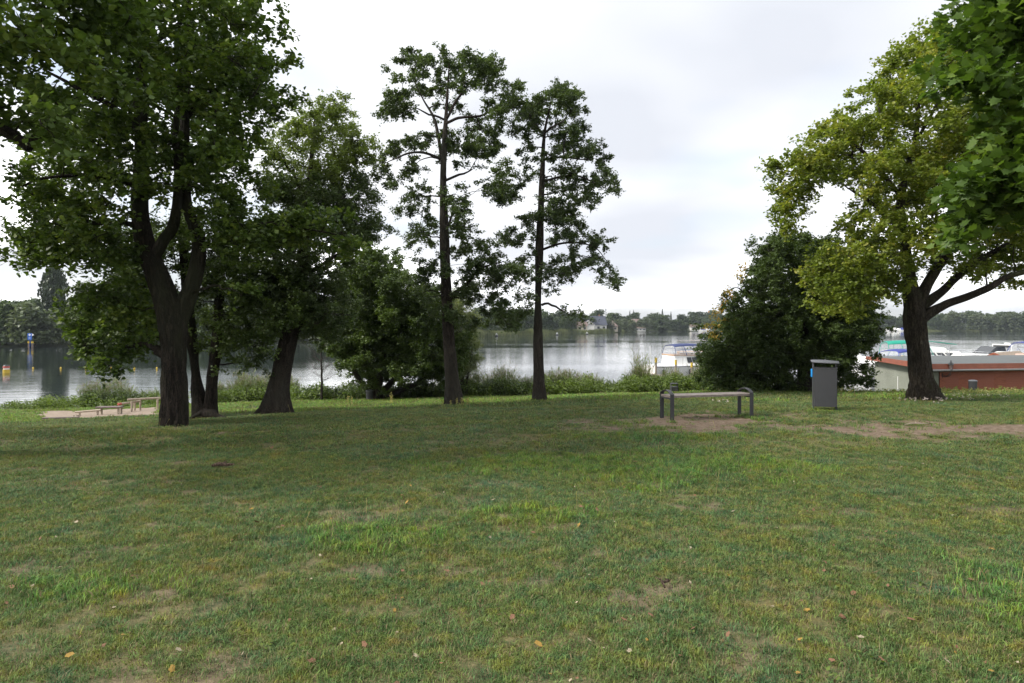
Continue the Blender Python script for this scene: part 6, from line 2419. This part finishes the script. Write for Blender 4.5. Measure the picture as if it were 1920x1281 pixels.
boat_hidden(1610, 52, R(60), "white motor boat half hidden behind the right foot of the dark maple")
boat_hidden(1585, 60, R(100), "white boat glimpsed through the lower leaves of the dark maple")
boat_hidden(1800, 50, R(120), "small white boat with pale rails between the green-canopied boat and the sports cruiser", 4.6)


def jetty(name, label, A, B, w, z, posts):
    A, B = Vector(A), Vector(B)
    d = (B - A); L = d.length; d.normalize(); n = Vector((-d.y, d.x, 0))
    root = thing(name, label, "jetty", (A.x, A.y, WATER_Z))
    R3 = Matrix((d, n, Vector((0, 0, 1)))).transposed()
    o = Vector((0, 0, z - WATER_Z))
    mm = MB(); mm.box((0, 0, 0), (.14, w, .05)); pm = mm.mesh("plank", M["jetty"])
    k = 0
    s = .08
    while s < L:
        q = bpy.data.objects.new("plank", pm); COL.objects.link(q); q.parent = root
        q.matrix_local = Matrix.Translation(o + d * s) @ R3.to_4x4()
        s += .155
    for y in (-.35, .35):
        m = MB(); m.box(o + d * (L / 2) + n * (y * w) - Vector((0, 0, .1)), (L, .1, .14), R3); m.obj("stringer", M["jetty"], root)
    for t in posts:
        for y in (-.5, .5):
            p = d * (t * L) + n * (y * w)
            m = MB(); m.tube([p + Vector((0, 0, -1.6)), p + o + Vector((0, 0, .04))], .09, 10); m.obj("pile", M["jetty"], root, smooth=True)
    return root


jetty("jetty", "weathered plank jetty in front of the blue-canopied cruiser", PX(1217, 697, 47.0), PX(1330, 708, 43.5), 1.1, WATER_Z + .62, (.03, .35, .7, 1.0))


def mooring_posts():
    for (px, Y, top, lb) in ((1230, 46.2, 671, "yellow-topped mooring post at the stern of the blue-canopied cruiser"), (1267, 45.4, 675, "middle yellow-topped mooring post before the blue-canopied cruiser"),
                             (1297, 44.6, 680, "yellow-topped mooring post nearest the dark maple"), (1692, 50.0, 667, "yellow mooring post between the blue and green boat canopies")):
        X = (px - HX) / F * Y
        t = float(PX(px, top, Y)[2])
        root = thing("mooring_post", lb, "post", (X, Y, WATER_Z), "mooring posts")
        m = MB(); m.tube([(0, 0, -1.5), (0, 0, t - .32 - WATER_Z)], .07, 10); m.obj("pile", M["jetty"], root, smooth=True)
        m = MB(); m.tube([(0, 0, t - .32 - WATER_Z), (0, 0, t - WATER_Z)], .078, 10); m.obj("yellow_sleeve", M["yellow"], root, smooth=True)
    p = PX(1777, 672, 46)
    root = thing("mast_pole", "thin grey leaning mast behind the boathouse roof", "mast", (p[0], p[1], WATER_Z))
    t = PX(1780, 648, 46) - np.array([p[0], p[1], WATER_Z])
    m = MB(); m.tube([(0, 0, -.5), tuple(t)], [.035, .02], 8); m.obj("pole", M["gel_grey"], root, smooth=True)


mooring_posts()


# ------------------------------------------------------------------ things on the water
def buoys():
    for k, px in enumerate((62, 114, 161, 208.5, 252, 294)):
        Y = (CAM_H - WATER_Z) * F / (692.5 - HY)
        X = (px - HX) / F * Y
        lb = ("first", "second", "third", "fourth", "fifth", "sixth")[k] + " small yellow float of the line, counted from the left"
        root = thing("marker_float", lb, "buoy", (X, Y, WATER_Z), "yellow float line")
        m = MB(); m.tube([(0, 0, -.1), (0, 0, -.02), (0, 0, .12), (0, 0, .19), (0, 0, .21)], [.03, .075, .075, .05, .02], 12); m.obj("float", M["yellow"], root, smooth=True)
        m = MB(); m.tube([(0, 0, .2), (0, 0, .26)], .02, 8); m.obj("eye", M["black"], root)
    Y = (CAM_H - WATER_Z) * F / (699.5 - HY)
    X = (12 - HX) / F * Y
    root = thing("channel_buoy", "large yellow and red barrel buoy near the left picture edge", "buoy", (X, Y, WATER_Z))
    c = [(k * math.pi / 8) for k in range(16)]
    for (z0, z1, r0, r1, mt, nm) in ((-.2, .30, .26, .26, "yellow", "barrel"), (.30, .42, .22, .22, "sign_white", "middle_band"), (.42, .58, .26, .24, "red", "upper_band"), (.58, .66, .25, .2, "black", "cap")):
        m = MB(); m.loft([[(r0 * math.cos(a), r0 * math.sin(a), z0) for a in c], [(r1 * math.cos(a), r1 * math.sin(a), z1) for a in c]], True, True); m.obj(nm, M[mt], root, smooth=True)
    for px, py, lb in ((931, 629.5, "dark channel marker float nearest the left, before the far reeds"), (1044.5, 627.5, "middle dark channel marker float before the far reeds"), (1100.5, 626.2, "right dark channel marker float before the far reeds")):
        Y = (CAM_H - WATER_Z) * F / (py + 1.2 - HY)
        X = (px - HX) / F * Y
        root = thing("channel_float", lb, "buoy", (X, Y, WATER_Z), "channel marker floats")
        m = MB(); m.tube([(0, 0, -.3), (0, 0, .35)], .62, 12); m.obj("drum", M["black"], root)
        m = MB(); m.tube([(-.35, 0, .35), (-.1, 0, 1.0), (.1, 0, 1.0), (.35, 0, .35)], .08, 6); m.box((0, 0, .9), (.35, .1, .35)); m.obj("top_mark", M["sign_white"], root)


buoys()


def channel_sign():
    Y = (CAM_H - WATER_Z) * F / (651 - HY) - 3
    X = (57.5 - HX) / F * Y
    s = Y / F
    root = thing("channel_sign", "blue and white waterway sign on two piles before the far willow", "sign", (X, Y, WATER_Z))
    for dx in (-3.2, 3.4):
        m = MB(); m.tube([(dx * s, 0, -2), (dx * s, 0, 8.5 * s)], .16, 10); m.obj("pile", M["timber_dark"], root, smooth=True)
        m = MB(); m.box((dx * s, -.02, 10 * s), (.30, .3, .32)); m.obj("yellow_panel", M["yellow"], root)
    m = MB(); m.tube([(-1.2 * s, 0, 2 * s), (-1.2 * s, 0, 22 * s)], .06, 8); m.obj("mast", M["sign_blue"], root)
    m = MB(); m.box((-1.0 * s, -.1, 24 * s), (8 * s, .04, 6 * s)); u = m.obj("upper_board", M["sign_blue"], root)
    m = MB(); m.slab([(-3.6 * s, -.14, 24 * s), (-1 * s, -.14, 26.3 * s), (1.6 * s, -.14, 24 * s), (-1 * s, -.14, 21.7 * s)], (0, .015, 0)); m.obj("diamond", M["sign_white"], u)
    m = MB()
    m.slab([(-1.9 * s, -.16, 23.7 * s), (-.1 * s, -.16, 23.7 * s), (-.1 * s, -.16, 24.4 * s), (-1.9 * s, -.16, 24.4 * s)], (0, .012, 0)); m.obj("bar_symbol", M["sign_blue"], u)
    m = MB(); m.slab([(3.1 * s, -.1, 21.5 * s), (7 * s, -.1, 24 * s), (3.1 * s, -.1, 26.5 * s)], (0, .04, 0)); m.obj("arrow_board", M["sign_white"], root)
    m = MB(); m.box((-1.0 * s, -.1, 17.8 * s), (8 * s, .04, 5.6 * s)); u = m.obj("lower_board", M["sign_blue"], root)
    for dx in (-1.9, -.1):
        m = MB(); m.box(((-1 + dx + 1) * s, -.135, 18 * s), (.5 * s, .014, 3.2 * s)); m.obj("numeral", M["sign_white"], u)


channel_sign()


# ------------------------------------------------------------------ houses and boats of the far shore
def far_house(px, back, w, dpt, wall_h, roof_h, yaw, wall, roof, label, windows=3, chimney=False, hip=0.0):
    Y = float(shoreY(px)) + back
    X = (px - HX) / F * Y
    z = float(bank_z(px, Y))
    root = thing("house", label, "house", (X, Y, z), rz=yaw)
    m = MB(); m.box((0, 0, wall_h / 2 - .2), (w, dpt, wall_h + .4)); m.obj("wall", M[wall], root)
    m = MB()
    e = .4
    z0, z1 = wall_h, wall_h + roof_h
    hx = hip * w / 2
    m.add([(-w / 2 - e, -dpt / 2 - e, z0), (w / 2 + e, -dpt / 2 - e, z0), (w / 2 + e, dpt / 2 + e, z0), (-w / 2 - e, dpt / 2 + e, z0), (-w / 2 - e + hx, 0, z1), (w / 2 + e - hx, 0, z1)],
          [(0, 1, 5, 4), (2, 3, 4, 5), (1, 2, 5), (3, 0, 4), (3, 2, 1, 0)])
    rf = m.obj("roof", M[roof], root)
    if not hip:
        for s in (-1, 1):
            m = MB(); m.add([(s * (w / 2 + e + .02), -dpt / 2 + .2, z0 + .02), (s * (w / 2 + e + .02), dpt / 2 - .2, z0 + .02), (s * (w / 2 + e + .02), 0, z1 - .5)], [(0, 1, 2)]); m.obj("gable", M[wall], root)
    if chimney:
        m = MB(); m.box((w * .2, .3, z1), (.6, .6, 1.2)); m.obj("chimney", M["house_red"], rf)
    for k in range(windows):
        x = -w / 2 + w * (k + .5) / windows
        m = MB(); m.box((x, -dpt / 2 - .02, wall_h * .55), (w / windows * .45, .06, wall_h * .4)); m.obj("window", M["glass"], root)
    return root


far_house(1118, 20, 9, 7, 3.0, 4.8, R(12), "house_white", "roof_slate", "white house with steep dark slate roof among the far trees", 3, True)
far_house(1104, 17, 6.5, 6, 3.6, 2.6, R(80), "house_white", "roof_slate", "white gabled house end-on left of the slate-roofed house", 2)
far_house(1090, 15, 5, 5, 2.8, 2.0, R(5), "house_cream", "roof_brown", "small cream house at the left of the far house group", 2)
far_house(1142, 12, 8.5, 7, 2.4, 3.2, R(0), "house_cream", "roof_brown", "low house with brown hipped roof right of the slate-roofed house", 3, False, .6)
far_house(1191, 16, 4.2, 5, 4.6, 2.2, R(5), "house_red", "roof_brown", "narrow brick-red house between the far willows", 2)
far_house(1197, 4, 8, 3, 1.6, .6, R(0), "house_white", "roof_brown", "low white pavilion at the far water edge below the brick house", 4, False, .3)
far_house(1302, 5, 6.5, 5, 2.2, 1.6, R(10), "house_white", "roof_brown", "small white boathouse at the far water edge left of the dark maple", 2)


def radio_mast():
    px = 1135.5
    Y = float(shoreY(px)) + 120
    X = (px - HX) / F * Y
    z = float(bank_z(px, Y))
    h = CAM_H - (576 - HY) / F * Y - z
    root = thing("radio_mast", "thin pale radio mast above the far trees", "mast", (X, Y, z))
    m = MB(); m.tube([(0, 0, 0), (0, 0, h * .8), (0, 0, h)], [.35, .22, .1], 8); m.obj("pole", M["gel_grey"], root)
    m = MB(); m.box((0, 0, h * .86), (1.1, 1.1, .9)); m.box((.3, 0, h * .72), (.8, .8, .7)); m.obj("antenna_box", M["gel_grey"], root)


radio_mast()


def far_boats():
    for k, (px, L, mt, lb) in enumerate(((1664, 7, "gel", "leftmost white boat in the distant marina left of the oak trunk"), (1675, 6.5, "gel", "second white boat in the distant marina"), (1682, 7, "gel", "taller white boat in the middle of the distant marina"),
                                         (1690, 5.5, "canvas_blue", "blue-covered boat in the distant marina"), (1698, 6.5, "gel", "rightmost white boat in the distant marina against the oak trunk"), (1318, 5.5, "canvas_blue", "small blue-covered boat at the far shore near the white boathouse"), (1326, 5.5, "gel", "small white boat at the far shore beside the dark maple edge"))):
        Y = float(shoreY(px)) - 6
        X = (px - HX) / F * Y
        root = thing("moored_boat", lb, "boat", (X, Y, WATER_Z), "distant marina boats", rz=R(80 + 17 * k))
        r = hull_rings(L, 2.3, 1.0, .3, 8)
        m = MB(); m.loft(r, True, True); m.obj("hull", M["gel"], root, smooth=True)
        cabin(root, -L * .3, L * .2, 1.9, 1.5, 1.0, 2.0 + .4 * (k % 2), .2, .8, mt)


far_boats()


# ------------------------------------------------------------------ birds, fallen leaves, sticks
def birds():
    for (px, py, Y, sc, lb, roll) in ((560, 67, 40, .34, "upper dark bird flying in the sky beside the oak crown", .5), (563.5, 104, 40, .34, "lower dark bird flying in the sky beside the oak crown", -.6)):
        p = PX(px, py, Y)
        root = thing("flying_bird", lb, "bird", p, "birds in the sky")
        root.rotation_euler = (.4, roll, 1.1)
        m = MB(); m.tube([(-.07, 0, 0), (-.04, 0, 0), (0, 0, 0), (.05, 0, .005), (.075, 0, .008), (.09, 0, .004)], [.004, .013, .019, .016, .011, .002], 8)
        m.slab([(-.06, -.006, 0), (-.06, .006, 0), (-.14, .02, 0), (-.10, 0, 0), (-.14, -.02, 0)], (0, 0, .002))
        m.obj("body", M["bird"], root, smooth=True)
        for s in (-1, 1):
            m = MB(); m.slab([(.035, s * .012, .006), (.05, s * .07, .035), (.0, s * .16, .05), (-.02, s * .165, .048), (.0, s * .07, .03), (-.02, s * .012, .006)], (0, 0, .003)); m.obj("wing", M["bird"], root)


birds()


def fallen():
    protos = {}
    for key in ("fallen_yellow", "fallen_brown", "fallen_pale"):
        for v in range(3):
            g2 = np.random.default_rng(v + 5)
            o = MB()
            n = 10
            top, bot = [], []
            outl = []
            for k in range(n):
                a = 2 * math.pi * k / n
                rr = (.5 + .12 * (k % 2)) * g2.uniform(.8, 1.1)
                x, y = math.cos(a) * rr, math.sin(a) * rr * .62
                outl.append((x, y, .10 * x * x + .35 * y * y * (1 if v else -.6) + g2.uniform(-.03, .03)))
            o.add(outl + [(0, 0, 0)], [(k, (k + 1) % n, n) for k in range(n)])
            o.tube([(-.45, 0, .02), (-.85, .05, .05)], .018, 4)
            protos[(key, v)] = o.mesh("leaf_blade", M[key])
    spots = [(472, 958, 0), (740, 1150, 0), (1238, 1018, 2), (553, 907, 2), (745, 1195, 2), (780, 1236, 2), (925, 942, 2), (763, 948, 0), (945, 993, 1), (1000, 1003, 1), (1085, 991, 0), (1510, 1038, 2), (1735, 1063, 0), (1243, 1196, 2), (1105, 1208, 2),
             (1513, 1149, 0), (1475, 1146, 1), (1580, 1163, 1), (1500, 1208, 0), (1614, 1206, 2), (1708, 1170, 1), (1655, 1246, 1), (1776, 1252, 2), (1858, 1268, 0), (1496, 1272, 0), (1280, 1125, 1), (1220, 1160, 1), (1170, 1168, 1), (1275, 1240, 1), (1010, 1215, 0),
             (231, 1200, 0), (585, 1248, 1), (335, 1230, 2), (322, 1262, 0), (130, 1240, 0), (22, 1107, 1), (60, 1105, 2), (143, 986, 2), (75, 980, 1), (320, 1009, 1), (379, 986, 0), (441, 1013, 0), (250, 1085, 1), (290, 1080, 2), (425, 1120, 1), (430, 1111, 1),
             (481, 986, 1), (530, 993, 1), (600, 918, 1), (650, 930, 1), (600, 1046, 2), (683, 1218, 1), (660, 1092, 1), (877, 1078, 2), (838, 1078, 1), (755, 1078, 1), (1090, 955, 1), (1120, 962, 1), (1170, 918, 1), (1375, 965, 2), (1465, 988, 2), (1420, 1020, 1),
             (1525, 960, 1), (1667, 930, 1), (1790, 908, 0), (1780, 878, 1), (1890, 1018, 1), (1860, 1035, 0), (1545, 1075, 1), (1640, 1078, 1), (1600, 1120, 1), (1820, 1095, 1), (1560, 1245, 1), (1300, 1185, 1), (960, 1165, 1), (905, 1100, 1), (1310, 786, 2), (1487, 808, 2),
             (160, 800, 1), (390, 850, 1), (510, 843, 1), (620, 805, 2), (700, 815, 2), (550, 815, 2), (1190, 870, 1), (1440, 900, 1), (880, 885, 1), (1010, 830, 1), (1660, 788, 2), (1365, 1200, 1), (1105, 1085, 2), (1180, 1230, 2)]
    info = {0: ("fallen_yellow", "small yellow fallen leaf lying on the lawn", "yellow fallen leaves on the lawn"), 1: ("fallen_brown", "small brown fallen leaf lying on the lawn", "brown fallen leaves on the lawn"),
            2: ("fallen_pale", "small whitish fallen leaf lying on the lawn", "pale fallen leaves on the lawn")}
    g2 = random.Random(3)
    for k, (px, py, c) in enumerate(spots):
        Y = CAM_H * F / (py - HY)
        for _ in range(3):
            X = (px - HX) / F * Y
            Y = (CAM_H - g1(X, Y)) * F / (py - HY)
        X = (px - HX) / F * Y
        key, lb, gr = info[c]
        o = bpy.data.objects.new("fallen_leaf", protos[(key, k % 3)])
        COL.objects.link(o)
        o.location = (X, Y, g1(X, Y) + g2.uniform(.018, .036))
        s = g2.uniform(.030, .050) * (.8 if c == 2 else 1)
        o.scale = (s, s, s)
        o.rotation_euler = (g2.uniform(-.6, .6), g2.uniform(-.6, .6), g2.uniform(0, 6.28))
        o["label"] = lb; o["category"] = "leaf"; o["group"] = gr
    # bark chunk and sticks
    for (px, py, L, lb) in ((418, 880, .26, "broken piece of brown bark lying on the lawn below the leaning alder"), (1720, 800, .5, "pale thin stick lying on the bare earth before the yellow-green oak"), (1248, 1105, .16, "thin curved dead twig on a bare spot in the near lawn")):
        Y = CAM_H * F / (py - HY); X = (px - HX) / F * Y
        root = thing("stick", lb, "stick", (X, Y, g1(X, Y)))
        root.rotation_euler = (0, 0, .2 if L > .2 else 1.3)
        m = MB()
        w = .022 if L < .3 and L > .2 else .008
        m.tube([(-L / 2, 0, .035), (-L * .2, .02, .05), (L * .15, -.02, .045), (L / 2, .015, .04)], [w * .7, w * 1.2, w, w * .4], 7)
        m.tube([(-L * .1, 0, .045), (L * .1, .08, .07)], [w * .8, w * .3], 6)
        m.obj("wood", M["stick"] if L < .4 else M["timber"], root, smooth=True)


fallen()


def litter():
    """crumbs of dry leaf, twig and straw in the turf: too small to count"""
    X, Y = lawn_points(7000, 2.5, 15, lambda X, Y: .35 + .65 * bareness(X, Y))
    n = len(X)
    C = np.stack([X, Y, gz(X, Y) + rng.uniform(.004, .03, n)], 1)
    me = leaf_mesh("leaf_crumbs", C, .026, KITE, [M["fallen_brown"], M["fallen_pale"], M["fallen_yellow"]], .8, rng.choice(3, n, p=[.66, .26, .08]).astype(np.int32))
    link("leaf_crumbs", me, kind="stuff", label="tiny dry leaf crumbs and straw scattered over the lawn", category="litter")
    # low broad-leaved weeds in the turf
    X, Y = lawn_points(3400, 2.5, 14, lambda X, Y: (fbm(X + 30, Y - 12, 3, .9) > .55) * .55)
    n = len(X)
    C = np.repeat(np.stack([X, Y, gz(X, Y) + .018], 1), 9, 0) + rng.normal(0, 1, (n * 9, 3)) * np.array([.03, .03, .006])
    link("lawn_weeds", leaf_mesh("lawn_weeds", C, .028, KITE, [M["leaf_bank"]], 1.2), kind="stuff", label="small flat broad-leaved weeds growing in the lawn", category="weeds")


litter()
# ------------------------------------------------------------------ air
hz = MB()
hz.box((0, 365, 15), (2400, 830, 42))
hm, ht, ho = new_mat("haze_air")
pv = N(ht, "ShaderNodeVolumePrincipled")
pv.inputs["Color"].default_value = (0.80, 0.88, 1.0, 1)
pv.inputs["Density"].default_value = 0.00016
pv.inputs["Anisotropy"].default_value = 0.2
ht.links.new(pv.outputs[0], ho.inputs["Volume"])
hz.obj("haze", hm, kind="stuff", label="thin pale haze over the lake", category="haze")
